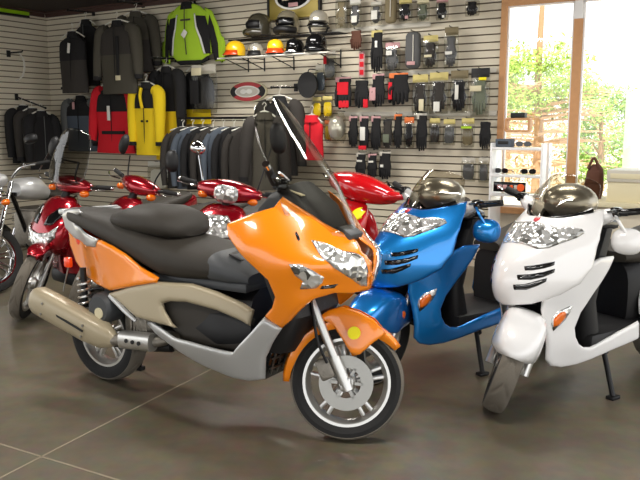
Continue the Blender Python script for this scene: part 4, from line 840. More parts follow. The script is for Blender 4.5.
# lime jacket pinned flat on the wall, arms out
def green_jacket():
    s,z,w,h=top('j10'); t=thing('jacket','lime green jacket with black side panels and white piping, pinned high on the wall','jacket',WP(s,z,.08),WA)
    N=lambda L: [(x*w/58,-y*h/57) for x,y in L]
    S=[(0,0,.10),(0,-h*.5,.12),(0,-h,.09),(w*.2,-h*.5,.10),(-w*.2,-h*.5,.10),(w*.45,-h*.6,.03),(-w*.45,-h*.6,.03),(w*.2,-.08,.09),(-w*.2,-.08,.09)]
    Sx=[(a,b,v-.02) for a,b,v in S]
    def sh(name,L,m,off=0,th=.03,rn=.02):
        o=shell(name,N(L),S,'side',M[m],t,(-1,),.03,rn,th,off); return o
    sh('body',[(-12,3),(-7,0),(7,0),(12,3),(17,9),(19,25),(20,50),(12,56),(-12,56),(-18,50),(-17,25),(-16,9)],'f_green')
    sh('hem',[(-16,50),(18,50),(17,56),(10,60),(-10,60),(-15,56)],'f_black',-.01)
    for sg in (-1,1):
        sh('side_panel',[(sg*9,12),(sg*17,13),(sg*20,28),(sg*20,50),(sg*15.5,50),(sg*13,34),(sg*10,24)],'f_black',.012,.015,.008)
        sh('piping',[(sg*8,10),(sg*9,10),(sg*10.6,23),(sg*13.8,34),(sg*16.4,50),(sg*15,50.5),(sg*12.4,35),(sg*9.4,24)],'f_white',.02,.01,.003)
        sh('sleeve',[(sg*15,4),(sg*21,8),(sg*25,20),(sg*29,40),(sg*29,57),(sg*22,58),(sg*20,40),(sg*18,22)],'f_green',-.01)
        sh('sleeve_panel',[(sg*20,12),(sg*23,24),(sg*25.5,40),(sg*26,56),(sg*22.5,57),(sg*20.5,40),(sg*18.6,24)],'f_black',.006,.015,.008)
    bm=NB(); loft(bm,[oval((0,-.09,zz),a,b,(1,0,0),(0,1,0),18) for zz,a,b in ((-.06,.10,.05),(.0,.085,.045),(.025,.08,.04),(.02,.065,.03),(-.05,.07,.03))]); bobj('collar',bm,M['f_black'],t)
    bm=NB(); tube(bm,[(0,-.135,-.03),(0,-.142,-h*.5),(0,-.118,-h*.88)],.006,6); bobj('zip',bm,M['f_olive'],t)
    part_box(t,'chest_band',(.02,-.146,-h*.28),(.16,.006,.022),'f_olive'); part_box(t,'tag',(.0,-.15,-h*.52),(.07,.006,.09),'paper',Matrix.Rotation(.7,3,'Y'))
    hook(t,.0,.06)
green_jacket()
# display arms for the hanging clothes
def arm_at(label,k,dz=.13,l=.45): s,z,w,h=top(k); support_bar(label,s,z+dz,l,-.02)
arm_at('black display arm over the two vests','vest2'); arm_at('black display arm over the grey jacket, near the ceiling','j4'); arm_at('studded display arm above the yellow jackets','j8')
arm_at('display arm above the slate grey jacket','j5'); arm_at('display arm above the red jacket','j6')
# dark jackets on the left wall
lj=[(0.523,1.82),(0.769,1.758),(0.267,1.656)]
def lwall(t_,z,off): return lambda: (LP(t_,z,off),WA+R(90))
support_bar('sloping black display arm on the left wall',0.586,1.86,.62,-.16,lw=True)
for k,(lab,o_,dz,m) in enumerate((('black jacket nearest the left wall, innermost on the sloping arm',.14,-.12,'f_black'),('dark jacket in the middle of the sloping arm at left',.33,-.16,'f_char'),('black jacket at the outer end of the sloping arm at left',.52,-.20,'f_black'))):
    jacket(lab,.5+k,0,0,.52,.78,m,m,m,wall=lwall(0.586,1.86+dz-.02,o_),splay=.05)
def left_items():
    a=(0.758,2.983); 
    t=thing('light_strip','lime green and black ledge strip high on the left wall','ledge',LP(0.942,2.995,.02),WA+R(90))
    part_box(t,'strip',(0,-.03,.02),(1.2,.05,.05),'lime'); part_box(t,'base',(0,-.03,-.02),(1.2,.06,.03),'dark')
    q=(0.671,2.457); t=thing('garment_rail','black display arm holding a curved white hose on the left wall','clothes rail',LP(q[0],q[1],0),WA+R(90)); bm=NB(); tube(bm,[(0,-.02,0),(.0,-.3,.0)],.011,8); tube(bm,[(0,-.3,0),(0,-.32,.02)],.008,8); bobj('arm',bm,M['dark'],t); part_box(t,'bracket',(0,-.012,-.01),(.06,.012,.09),'dark')
    bm=NB(); tube(bm,[(0,-.24,-.016),(.0,-.32,-.10),(0,-.335,-.22),(0,-.27,-.33),(0,-.14,-.38)],.012,10); o=bobj('hose',bm,M['hanger']); o.location=LP(q[0],q[1],0); o.rotation_euler=(0,0,WA+R(90)); tag(o,'curved white hose hanging from the left wall display arm','hose')
left_items()
# clothes rail with dark garments behind the dark red scooter
R0=(3.017,1.385); R1=(4.0,1.639)
def clothes_rail():
    s0,s1=R0[0],R1[0]; z=1.551
    t=thing('clothes_rail','black clothes rail loaded with dark riding trousers behind the red scooters','clothes rail',WP((s0+s1)/2,0,.5),WA)
    L=(s1-s0)/2+.05; bm=NB(); tube(bm,[(-L,0,z),(L,0,z)],.014,8); bobj('rail',bm,M['dark'],t)
    for x in (-L,L):
        bm=NB(); tube(bm,[(x,0,z),(x,.48,z)],.012,8,smooth=False); box(bm,(x,.485,z),(.05,.012,.1)); bobj('bracket',bm,M['dark'],t)
    n=7; names=['first','second','third','fourth','fifth','sixth','seventh','eighth']; dz=-0.302
    for k in range(n):
        x=-L+.07+(2*L-.14)*k/(n-1); m=('f_char','f_slate','f_black')[k%3]
        g=thing('riding_jacket','%s jacket seen edge-on, %s from the left on the clothes rail'%({'f_char':'charcoal','f_slate':'slate grey','f_black':'black'}[m],names[k]),'jacket',t.location+WD*x+Vector((0,0,z-.125)),WA+R(58+2*(k%3)),'jackets on the clothes rail'); del g['group']
        bm=NB(); loft(bm,[oval((0,.01*math.sin(k+9*f),-f),a,b,(1,0,0),(0,1,0),22,2.4) for f,a,b in ((-.02,.05,.025),(.0,.10,.036),(.05,.17,.042),(.12,.21,.046),(.3,.21,.046),(.55,.205,.045),(.72,.215,.046))]); bobj('body',bm,M[m],g)
        for sg in (-1,1):
            bm=NB(); tube(bm,[(sg*.17,0,-.07),(sg*.235,0,-.2),(sg*.26,-.01,-.45),(sg*.25,-.02,-.68)],[.036,.044,.042,.034],12); lg=bobj('sleeve',bm,M[m],g)
        bm=NB(); tube(bm,[(-.16,0,-.02),(0,0,.02),(.16,0,-.02)],.008,6); tube(bm,[(0,0,.02),(0,0,.07),(.018,0,.095),(0,0,.115),(-.018,0,.095)],.005,6); bobj('hanger',bm,M['hanger'],g)
clothes_rail()
for k,(a,lab,u,l) in enumerate((((262,92,302,175),'black jacket on a white hanger behind the orange windscreen','f_black','f_black'),((248,110,285,185),'olive jacket hanging beside a black one behind the orange windscreen','f_olive','f_olive'))):
    pass
JW=[(4.361,0.898,0.573,0.875),(4.494,0.768,0.374,0.818)]
s,z,w,h=JW[0][0],JW[0][1]+JW[0][3],JW[0][2],JW[0][3]; jacket('black jacket on a white hanger, seen through the orange scooter windscreen',s,z,.35,w,h,'f_black','f_black','f_char',rz=R(8)); support_bar('display arm above the black jacket behind the orange windscreen',s,z+.13,.5,-.02)
s,z,w,h=JW[1][0],JW[1][1]+JW[1][3],JW[1][2],JW[1][3]; jacket('olive jacket on a hanger at the right end of the clothes rail',s,z,.82,w,h,'f_olive','f_olive','f_char',rz=R(40))
rj=(4.767,1.081,0.319,0.477); jacket('red sleeveless jersey hanging left of the white helmet bag',rj[0],rj[1]+rj[3],.3,rj[2],rj[3],'f_red','f_red','f_red',sleeves=False,cat='jersey',name='jersey',depth=.08)
# ---------------------------------------------------------------- helmets, signs and packs
HS=[(3.582,2.257),(5.087,2.24)]
def helmet_shelf():
    s0,s1=HS[0][0],HS[1][0]; z=2.243
    t=thing('helmet_shelf','two-tier wire shelf carrying helmets on the slat wall','shelf',WP((s0+s1)/2,z,.005),WA); L=s1-s0
    for nm,yy,zz in (('lower_tier',-.38,0),('upper_tier',-.17,0.224)):
        bm=NB(); 
        for k in range(5): tube(bm,[(-L/2,yy+.1-.05*k,zz-.006),(L/2,yy+.1-.05*k,zz-.006)],.004,6)
        for k in range(8): x=-L/2+L*k/7; tube(bm,[(x,yy-.1,zz-.006),(x,yy+.1,zz-.006)],.004,6)
        tube(bm,[(-L/2,yy-.1,zz-.012),(L/2,yy-.1,zz-.012)],.009,6); bobj(nm,bm,M['hanger' if zz==0 else 'dark'],t)
    for x in (-L*.44,-.28*L,0,L*.42):
        bm=NB(); tube(bm,[(x,-.008,.06),(x,-.008,-.14)],.008,6); tube(bm,[(x,-.008,-.12),(x,-.46,-.012)],.006,6); tube(bm,[(x,-.008,.0),(x,-.47,-.012)],.006,6); bobj('bracket',bm,M['dark'],t)
    return z
HZ=helmet_shelf()
def helmet(label,s,z,off,r,shellm,kind='full',accent='dark',yaw=0):
    t=thing('helmet',label,'helmet',WP(s,z,off),WA+yaw,'helmets on the wire shelf'); del t['group']
    cz=r*1.0 if kind!='half' else r*.62
    bm=NB(); rings=[]; n=28
    lo={'full':-.92,'open':-.55,'half':-.62}[kind]
    for i in range(13):
        f=lo+(1-lo)*i/12; rad=math.sqrt(max(.0004,1-min(1,abs(f))**2.3)) if f>0 else 1-.16*(f/lo)**2*(1 if kind=='full' else .3)
        rings.append([ (rad*r*.86*math.cos(2*PI*k/n), rad*r*1.02*math.sin(2*PI*k/n), cz+f*r*(1 if kind!='half' else .95)) for k in range(n)])
    loft(bm,rings); bobj('shell',bm,M[shellm],t)
    if kind=='full':
        bm=NB(); loft(bm,[[ ((r*.88+d)*math.sin(a)*.98,-(r*1.05+d)*math.cos(a),cz+zz) for a in [(-1.15+2.3*j/14) for j in range(15)]] for zz,d in ((-r*.30,.0),(-r*.1,.012),(r*.15,.012),(r*.36,-.012))],closed=False); v=bobj('visor',bm,M[accent],t); md=v.modifiers.new('t','SOLIDIFY'); md.thickness=.004
        bm=NB(); tube(bm,[(-r*.8,-r*.35,cz-r*.62),(-r*.5,-r*.95,cz-r*.6),(0,-r*1.13,cz-r*.58),(r*.5,-r*.95,cz-r*.6),(r*.8,-r*.35,cz-r*.62)],r*.27,12); bobj('chin_bar',bm,M[shellm if accent!='gloss' else 'dark'],t)
    else:
        bm=NB(); loft(bm,[[ (r*(.86*k)*math.sin(a),-r*(1.02*k)*math.cos(a),cz+zz) for a in [(-1.1+2.2*j/12) for j in range(13)]] for k,zz in ((1.0,.0),(1.12,-.03),(1.3,-.055))],closed=False); v=bobj('peak',bm,M[accent],t); md=v.modifiers.new('t','SOLIDIFY'); md.thickness=.005
        if kind=='open':
            bm=NB(); tube(bm,[(-r*.8,0,cz-r*.45),(-r*.6,-r*.2,cz-r*.95),(0,-r*.3,cz-r*.98),(r*.6,-r*.2,cz-r*.95),(r*.8,0,cz-r*.45)],.012,8); bobj('chin_strap',bm,M['dark'],t)
    bm=NB(); tube(bm,[(r*.88*math.sin(a),-r*1.04*math.cos(a),cz+lo*r*.9*(1 if kind!='half' else .95)) for a in [2*PI*j/24 for j in range(25)]],.008,6,smooth=False); bobj('edge_trim',bm,M['dark'],t)
    return t
M['h_olive']=mat('dark_olive_gloss',(62,58,46),.25,0,.8); M['h_silver']=mat('pewter_gloss',(150,142,120),.25,.4,.6); M['h_white']=mat('white_chrome',(228,222,206),.15,.6,.6); M['h_flame']=mat('flame_yellow',(240,190,30),.25,0,.7); M['h_orange']=mat('flame_red',(214,70,24),.25,0,.7)
def H(x0,y0,x1,y1,o): pass
HP={'a':(3.974,2.47,0.389,0.27),'b':(4.376,2.447,0.357,0.274),'c':(4.79,2.465,0.313,0.246),'d':(3.767,2.284,0.338,0.158),'e':(4.063,2.27,0.227,0.122),'f':(4.335,2.257,0.287,0.152),'g':(4.598,2.244,0.238,0.182),'h':(4.878,2.23,0.295,0.19)}
UZ=HZ+0.224
helmet('dark olive full-face helmet, left of the three on the upper tier',HP['a'][0],UZ,.19,.145,'h_olive','full','dark',R(-25))
helmet('pewter and black full-face helmet with a dark visor, below the framed gold board',HP['b'][0],UZ,.19,.145,'h_silver','full','gloss',R(5))
helmet('white and chrome open helmet, right end of the upper tier',HP['c'][0],UZ,.19,.13,'h_white','open','gloss',R(20))
helmet('yellow and red half helmet at the left end of the lower tier',HP['d'][0],HZ,.38,.125,'h_flame','half','h_orange',R(-10))
helmet('small white half helmet on the lower tier between two yellow ones',HP['e'][0],HZ,.38,.098,'h_white','half','dark',R(10))
helmet('yellow half helmet with red peak, below the pewter helmet',HP['f'][0],HZ,.38,.115,'h_flame','half','h_orange',R(30))
helmet('glossy black half helmet on the lower tier, beside the yellow and red one',HP['g'][0],HZ,.38,.11,'gloss','half','chrome',R(-15))
helmet('larger glossy black half helmet at the right end of the lower tier',HP['h'][0],HZ,.38,.135,'gloss','half','gloss',R(15))
def disc(t,name,c,a,b,m,th=.012):
    bm=NB(); loft(bm,[oval((c[0],c[1],c[2]),a,b,(1,0,0),(0,0,1),40),oval((c[0],c[1]-th,c[2]),a,b,(1,0,0),(0,0,1),40)]); return bobj(name,bm,M[m],t,smooth=False)
b=(4.359,2.693,0.702,0.342)
t=thing('framed_sign','gold framed board with an oval black, white and pink emblem above the helmets','sign',WP(b[0],b[1]+b[3]/2,.02),WA)
part_box(t,'board',(0,-.015,0),(b[2],.03,b[3]),'gold'); 
for sg in (-1,1): part_box(t,'frame_rail',(sg*b[2]/2,-.02,0),(.025,.05,b[3]),'dark')
for sg in (-1,1): part_box(t,'frame_rail',(0,-.02,sg*b[3]/2),(b[2],.05,.02),'gold')
disc(t,'emblem_rim',(0,-.032,.05),b[2]*.36,b[3]*.40,'paper'); disc(t,'emblem',(0,-.045,.05),b[2]*.31,b[3]*.34,'gloss',.006)
for x,z_,w_,m in ((-.10,.04,.09,'label'),(.10,.04,.09,'label'),(.0,.09,.10,'paper'),(.01,-.035,.13,'pink')): part_box(t,'emblem_patch',(x,-.053,z_),(w_,.006,.045),m)
b=(3.669,1.746,0.562,0.249)
t=thing('oval_sign','oval sign with red and black band around a pale centre, beneath the helmets','sign',WP(b[0],b[1]+b[3]/2,.0),WA)
disc(t,'rim',(0,0,0),b[2]*.5,b[3]*.5,'label',.03); disc(t,'black_band',(0,-.03,0),b[2]*.47,b[3]*.46,'dark',.006)
for sg in (-1,1):
    bm=NB(); A=[];
    L=[(b[2]*.46*math.cos(a),b[3]*.45*math.sin(a)) for a in [R(35+110*j/12) for j in range(13)]]+[(b[2]*.32*math.cos(a),b[3]*.27*math.sin(a)) for a in [R(145-110*j/12) for j in range(13)]]
    extr(bm,[(x,sg*zz) for x,zz in L],.006,'y',-.039); bobj('red_band',bm,M['redband'],t,smooth=False)
disc(t,'centre_rim',(0,-.036,0),b[2]*.33,b[3]*.28,'paper',.008); disc(t,'centre',(0,-.044,0),b[2]*.29,b[3]*.23,'rail',.006)
for x in (-.05,.04): disc(t,'emblem_patch',(x,-.05,.0),.045,.028,'paper',.006)
b=(4.658,1.771,0.255,0.287)
t=thing('oval_mirror','plain black oval disc hanging right of the black jacket','mirror',WP(b[0],b[1]+b[3]/2,.2),WA); disc(t,'back',(0,0,0),b[2]/2,b[3]/2,'dark',.03); disc(t,'rim',(0,.012,0),b[2]*.46,b[3]*.46,'gloss',.01); bm=NB(); tube(bm,[(0,.195,b[3]*.5+.03),(0,.02,b[3]*.5+.03),(0,-.012,b[3]*.5-.02)],.006,6); bobj('wall_hook',bm,M['dark'],t)
# packs and gloves hung on pegs
def glove(t,x,y,z,w,h,m,flip=1,name='glove'):
    """four fingers and a thumb hanging down from a cuff"""
    bm=NB(); d=.018
    loft(bm,[oval((x,y,z-f*h),w*a,d*b,(1,0,0),(0,1,0),16,2.6) for f,a,b in ((0,.36,.9),(.08,.38,1),(.22,.33,.85),(.34,.38,1.05),(.52,.44,1.1),(.62,.42,1))])
    for k,l in enumerate((.30,.38,.36,.27)):
        xx=x+(-.30+.2*k)*w*flip; tube(bm,[(xx,y,z-.55*h),(xx*1.0,y-.006,z-(.6+l*.55)*h),(xx,y+.004,z-(.62+l)*h)],[w*.105,w*.1,w*.07],8)
    tube(bm,[(x+.38*w*flip,y,z-.4*h),(x+.52*w*flip,y-.01,z-.52*h),(x+.5*w*flip,y-.01,z-.68*h)],[w*.12,w*.11,w*.08],8)
    return bobj(name,bm,M[m],t)
def pack(px,label,kind,m='f_black',card=None,extra=None,group=None,off=.12,cat=None):
    s,z,w,h=px; w=w*1.22 if kind=='gloves' else w; nm={'gloves':'glove_pair','bag':'bagged_gloves','case':'glove_case','blister':'blister_pack'}[kind]
    t=thing(nm,label,cat or {'gloves':'gloves','bag':'gloves','case':'case','blister':'pack'}[kind],WP(s,z+h,off),WA,group)
    bm=NB(); tube(bm,[(0,off-.004,.012),(0,-.05,.012),(0,-.055,.022)],.004,6); bobj('peg',bm,M['dark'],t)
    if kind in('bag','blister'):
        bm=NB(); loft(bm,[oval((0,0,-f*h),w*.5*a,.026*b,(1,0,0),(0,1,0),18,4) for f,a,b in ((.0,.96,.12),(.12,.98,.35),(.3,1,1),(.85,1,1),(.97,.98,.4),(1,.96,.1))]); bobj('clear_bag',bm,M['bag'],t)
        part_box(t,'header_card',(0,-.004,-.07*h),(w*.96,.008,h*.2),card or 'card')
        if kind=='bag': glove(t,-.06*w,.004,-.2*h,w*.72,h*.76,m); glove(t,.06*w,-.012,-.24*h,w*.7,h*.7,m,-1)
        else: 
            bm=NB(); loft(bm,[oval((0,0,-f*h),w*a,.02,(1,0,0),(0,1,0),16,3) for f,a in ((.25,.2),(.32,.36),(.7,.4),(.88,.34),(.92,.2))]); bobj('product',bm,M[m],t)
    elif kind=='gloves':
        if card: part_box(t,'header_card',(0,-.016,-.06*h),(w*.7,.006,h*.16),card)
        glove(t,-.12*w,.006,-.02*h,w*.74,h*.98,m); glove(t,.12*w,-.03,-.04*h,w*.72,h*.94,m,-1)
    else:
        bm=NB(); loft(bm,[oval((0,0,-f*h),w*a,.04*b,(1,0,0),(0,1,0),20,3) for f,a,b in ((0,.22,.5),(.03,.36,.8),(.1,.44,1),(.5,.46,1.1),(.9,.44,1),(.97,.36,.8),(1,.22,.5))]); bobj('shell',bm,M[m],t)
        bm=NB(); tube(bm,[(w*.1,-.046,-.08*h),(w*.12,-.05,-.5*h),(w*.1,-.046,-.8*h)],.005,6); bobj('zip',bm,M['hanger'],t)
    for e in extra or ():
        n,x,zz,ww,hh,mm=e; part_box(t,n,(x*w,-.052,-zz*h),(ww*w,.006,hh*h),mm)
    return t
PK={'r0':[(5.042,2.517,0.153,0.351),(5.212,2.516,0.137,0.285),(5.469,2.531,0.133,0.228),(5.641,2.529,0.141,0.308),(5.81,2.538,0.15,0.213),(6.01,2.524,0.135,0.211),(6.22,2.52,0.131,0.207),(6.539,2.536,0.146,0.173)],'r1':[(5.232,2.281,0.149,0.202),(5.486,2.026,0.158,0.431),(5.667,2.03,0.178,0.292),(5.905,2.052,0.183,0.369),(6.103,2.045,0.168,0.323),(6.328,2.036,0.152,0.398)],'r2':[(5.072,1.647,0.232,0.339),(5.306,1.655,0.187,0.302),(5.51,1.663,0.17,0.341),(5.749,1.681,0.26,0.325),(5.995,1.574,0.183,0.403),(6.203,1.583,0.212,0.408),(6.427,1.591,0.194,0.412),(6.646,1.55,0.199,0.465)],'r3':[(5.204,1.226,0.127,0.332),(5.34,1.195,0.132,0.362),(5.486,1.198,0.136,0.358),(5.627,1.222,0.121,0.301),(5.752,1.224,0.107,0.352),(5.877,1.226,0.117,0.317),(6.027,1.197,0.137,0.387),(6.168,1.272,0.123,0.26),(6.33,1.264,0.132,0.257),(6.531,1.247,0.139,0.283),(6.718,1.229,0.125,0.28)],'r4':[(5.303,0.884,0.139,0.278),(5.447,0.889,0.124,0.264),(5.601,0.884,0.159,0.294),(6.548,0.899,0.151,0.236),(6.709,0.895,0.106,0.243)],'misc':[(3.13,1.617,0.401,0.568),(4.889,1.97,0.158,0.307),(4.771,1.829,0.133,0.3),(4.723,1.549,0.121,0.225),(4.864,1.548,0.132,0.235),(5.022,1.269,0.234,0.334),(4.865,1.289,0.08,0.226),(2.237,0.609,0.38,0.374)]}
M['bagwhite']=mat('white_insert',(222,220,210),.6); M['kh']=mat('khaki_fabric',(128,116,88),.8); M['greygreen']=mat('grey_green_fabric',(104,110,92),.8); M['greyc']=mat('grey_case_fabric',(88,88,88),.7)
g='gloves on the top row of pegs'
r=PK['r0']
pack(r[0],'tall khaki bagged gloves at the left end of the top row','bag','kh','rail',group=g); pack(r[1],'bagged grey gloves with a white label, second on the top row','bag','greyc','bagwhite',[('label',.1,.72,.5,.25,'bagwhite')],group=g)
pack(r[2],'bagged gloves with a large white insert, third on the top row','bag','greyc','rail',[('label',0,.6,.55,.4,'bagwhite')],group=g); pack(r[3],'brown-grey glove case between two bags on the top row','case','kh',group=g)
pack(r[4],'black gloves with yellow header, fifth on the top row','bag','f_black','card',[('label',.25,.85,.25,.15,'pink')],group=g); pack(r[5],'grey-green bagged gloves with a cream header on the top row','bag','greygreen','label',group=g)
pack(r[6],'black gloves with a white logo dot near the right of the top row','bag','f_black','pink',[('logo',.25,.86,.2,.12,'paper')],group=g); pack(r[7],'dark bagged gloves set apart at the right end of the top row','bag','f_black','rail',group=g)
g='gloves on the second row of pegs'; r=PK['r1']
pack(r[0],'dark brown short pack with a red paper strip under it, left of the second row','gloves','f_brown',group=g)
pack(r[1],'long black gloves with a white logo on the second row','gloves','f_black','card',[('logo',.05,.32,.16,.16,'paper')],group=g)
pack(r[2],'clear bag of grey gloves hung low beside the long black gloves','bag','greyc','pink',[('label',-.1,.35,.4,.16,'bagwhite')],group=g)
pack(r[3],'tall dark grey case with a pale zip on the second row','case','greyc',None,[('label',0,.86,.5,.1,'pink')],group=g)
pack(r[4],'dark bagged gloves with a cream label, right of the tall grey case','bag','f_char','card',[('label',-.05,.62,.5,.08,'label')],group=g); pack(r[5],'grey bagged gloves with a white label at the right end of the second row','bag','greyc','kh',[('label',-.05,.62,.5,.08,'bagwhite')],group=g)
g='gloves on the third row of pegs'; r=PK['r2']
pack(r[0],'red and black gloves on a white backing card, left of the third row','gloves','f_black','pink',[('red_panel',.05,.35,.5,.4,'f_red'),('red_cuff',.1,.85,.45,.22,'f_red')],group=g)
pack(r[1],'black gloves with a small red tab at the lower right, third row','gloves','f_black',None,[('red_tab',.3,.85,.25,.3,'f_red')],group=g)
pack(r[2],'black gloves with a pale pink card on the third row','gloves','f_black','pink',[('label',-.25,.6,.35,.4,'pink')],group=g)
pack(r[3],'wide black gloves with a vertical red stripe on the third row','gloves','f_black','orange_card',[('red_stripe',-.25,.55,.14,.55,'f_red')],group=g)
pack(r[4],'bagged black gloves with a slanted cream label, left of three bags','bag','f_char','card',[('label',.2,.75,.3,.3,'label')],group=g); pack(r[5],'bagged charcoal gloves with a white barcode label on the third row','bag','f_char','card',[('label',.0,.82,.32,.24,'bagwhite')],group=g)
pack(r[6],'bagged black gloves with white flashes, beside the grey-green pack','bag','f_black','kh',[('label',-.05,.5,.2,.35,'bagwhite')],group=g); pack(r[7],'large grey-green bag under a black header with a yellow mark, next to the window','bag','greygreen','dark',[('label',-.15,.4,.6,.12,'label'),('yellow_mark',.2,.2,.4,.06,'yellow')],group=g)
g='gloves on the fourth row of pegs'; r=PK['r3']
d=[('black gloves with a pink card, first on the fourth row','gloves','f_black','pink',None),('black gloves with a white flash and red tips, second on the fourth row','gloves','f_black','pink',[('white_flash',0,.5,.4,.4,'bagwhite'),('red_tip',.0,.92,.6,.12,'f_red')]),('black gloves with a dusky pink card, third on the fourth row','gloves','f_black','pink',None),('dark gloves with a grey-green patch on the fourth row','gloves','f_char','dark',[('patch',0,.65,.5,.3,'greygreen')]),('black gloves under an orange card on the fourth row','gloves','f_black','orange_card',None),('black gloves in a narrow clear bag, right of the orange card','bag','f_black','orange_card',None),('long black gloves in the middle of the fourth row','gloves','f_black','rail',None),('clear pack with a tan header card, left of two tan ones','blister','f_char','card',None),('clear pack with a wide tan header behind the blue scooter windscreen','blister','greyc','card',None),('pack with a tan and green header near the window','blister','kh','card',[('green_band',0,.3,.8,.08,'f_green')]),('tall black gloves nearest the window on the fourth row','gloves','f_black',None,None)]
for q,(lab,k,m,c,e) in zip(r,d): pack(q,lab,k,m,c,e,g)
g='gloves on the lowest row of pegs'; r=PK['r4']
for q,(lab,k,m,c,e) in zip(r,[('black gloves with a white logo, left of three on the lowest row','gloves','f_black','rail',[('logo',0,.3,.4,.08,'bagwhite')]),('black gloves in the middle of three on the lowest row','gloves','f_black','pink',[('logo',0,.3,.4,.08,'bagwhite')]),('black gloves with a round white logo, right of three on the lowest row','gloves','f_black','rail',[('logo',-.1,.5,.2,.1,'paper')]),('grey clear pack low on the wall behind the blue scooter screen','blister','greyc','rail',None),('narrow grey clear pack lowest and nearest the window','blister','greyc','rail',None)]): pack(q,lab,k,m,c,e,g)
r=PK['misc']
pack(r[0],'large clear bag of black parts with a cream label beneath the green jacket','blister','f_black','rail',[('label',-.2,.12,.4,.16,'label'),('side_glove',-.3,.55,.35,.5,'f_black')],cat='pack',off=.2); pack(r[1],'small clear pack with a red mark left of the second glove row','blister','greyc','rail',[('red_mark',-.2,.3,.25,.3,'f_red')]); pack(r[2],'pale blue-grey oval pack beside the black oval disc','blister','f_slate','rail')
pack(r[3],'small yellow pack, left of a pair beneath the oval disc','blister','f_yellow','card'); pack(r[4],'small yellow pack, right of a pair beneath the oval disc','blister','f_yellow','card'); pack(r[6],'small orange and blue pack beside the white helmet bag','blister','f_yellow','orange_card')
pack(r[7],'crumpled clear bag with white paper below the yellow jackets','blister','bagwhite','bagwhite')
s,z,w,h=r[5]; t=thing('helmet_bag','white helmet in a clear bag at the left end of the fourth glove row','helmet',WP(s,z+h,.2),WA); bm=NB(); ell(bm,(.02,-.02,-h*.5),(w*.42,.1,h*.40)); bobj('helmet_shell',bm,M['h_white'],t); bm=NB(); loft(bm,[oval((0,-.02,-f*h),w*.5*a,.11*b,(1,0,0),(0,1,0),18,3) for f,a,b in ((0,.9,.2),(.2,1,.9),(.8,1,1),(1,.9,.3))]); bobj('clear_bag',bm,M['bag'],t); bm=NB(); tube(bm,[(0,.195,.02),(0,-.05,.02)],.005,6); bobj('peg',bm,M['dark'],t)
s,z,w,h=PK['r1'][0]; t=thing('paper_strip','red lettered paper strip hanging under the brown pack','paper strip',WP(s+.03,z-.02,.06),WA); part_box(t,'strip',(0,0,-.13),(.07,.004,.27),'pink'); 
for k in range(3): part_box(t,'red_mark',(0,-.003,-.05-.085*k),(.05,.004,.055),'f_red')
bm=NB(); tube(bm,[(0,.056,.0),(0,-.01,0)],.004,6); bobj('peg',bm,M['dark'],t)
for k,(a,b_,lab) in enumerate(((4.88,2.503),(6.015,2.501),'pale ticket rail under the top row of gloves'),((5.596,1.989),(6.788,2.017),'pale ticket rail above the third row of gloves'),((4.974,1.625),(6.805,1.548),'long pale ticket rail under the third row of gloves')) if 0 else (): pass
RL=[((4.862,2.518),(6.058,2.491)),((5.544,2.014),(6.778,2.009)),((4.944,1.615),(6.794,1.559))]
for (a,b),lab in zip(RL,('pale ticket rail under the top row of gloves','pale ticket rail above the bagged gloves of the third row','long pale ticket rail under the third row of gloves')):
    zz=(a[1]+b[1])/2; t=thing('ticket_rail',lab,'shelf rail',WP((a[0]+b[0])/2,zz,0),WA); L=b[0]-a[0]
    part_box(t,'rail',(0,-.03,0),(L,.012,.05),'rail')
    for x in (-L*.45,0,L*.45): part_box(t,'bracket',(x,-.012,0),(.02,.026,.03),'dark')
# display stand by the window
DS={'a':(7.185,0.723,0.474,0.793),'l1':1.266,'l2':1.014,'l3':0.836}
s,z,w,h=DS['a']
t=thing('display_stand','white display stand with shelves of accessories in front of the window','display stand',WP(s,0,.45),WA)
for x in (-w/2,w/2): part_box(t,'side_panel',(x,0,DS['l1']/2+.02),(.02,.3,DS['l1']+.04),'white')
for nm in ('l1','l2','l3'): part_box(t,'shelf',(0,0,DS[nm]-.012),(w-.02,.32,.024),'white')
part_box(t,'lower_shelf',(0,0,.2),(w-.02,.32,.024),'white')
M['signorange']=mat('sign_orange',(240,96,30),.5,emit=.0)
sg=(7.146,0.856,0.301,0.093)
t2=thing('brand_sign','black sign strip with orange lettering fixed along the white display stand','sign',WP(sg[0],sg[1]+sg[3]/2,.63),WA); part_box(t2,'panel',(0,0,0),(sg[2],.02,sg[3]),'gloss'); [part_box(t2,'lettering',(x,-.012,0),(w_,.006,.038),m_) for x,w_,m_ in ((-.09,.045,'pink'),(-.04,.04,'pink'),(.02,.03,'signorange'),(.06,.03,'rail'))]; bm=NB(); lathe(bm,[(.0001,-.018),(.034,-.018),(.034,-.008),(.0001,-.008)],20,c=(sg[2]*.36,0,0)); bobj('orange_disc',bm,M['signorange'],t2); part_box(t2,'back_clip',(0,.013,0),(.06,.02,.04),'dark')
def on_stand(label,name,cat,px,lvl,dims,m,kids=()):
    q=px; t=thing(name,label,cat,WP(q,lvl,.45),WA); part_box(t,'body',(0,0,dims[2]/2),dims,m,bev=.006)
    for n,c,d,mm in kids: part_box(t,n,c,d,mm)
    return t
on_stand('wooden box with a black front on top of the white stand','wooden_box','box',7.137,DS['l1'],(.2,.18,.13),'wood',[('black_front',(0,-.092,.06),(.16,.006,.08),'gloss')]) if 0 else None
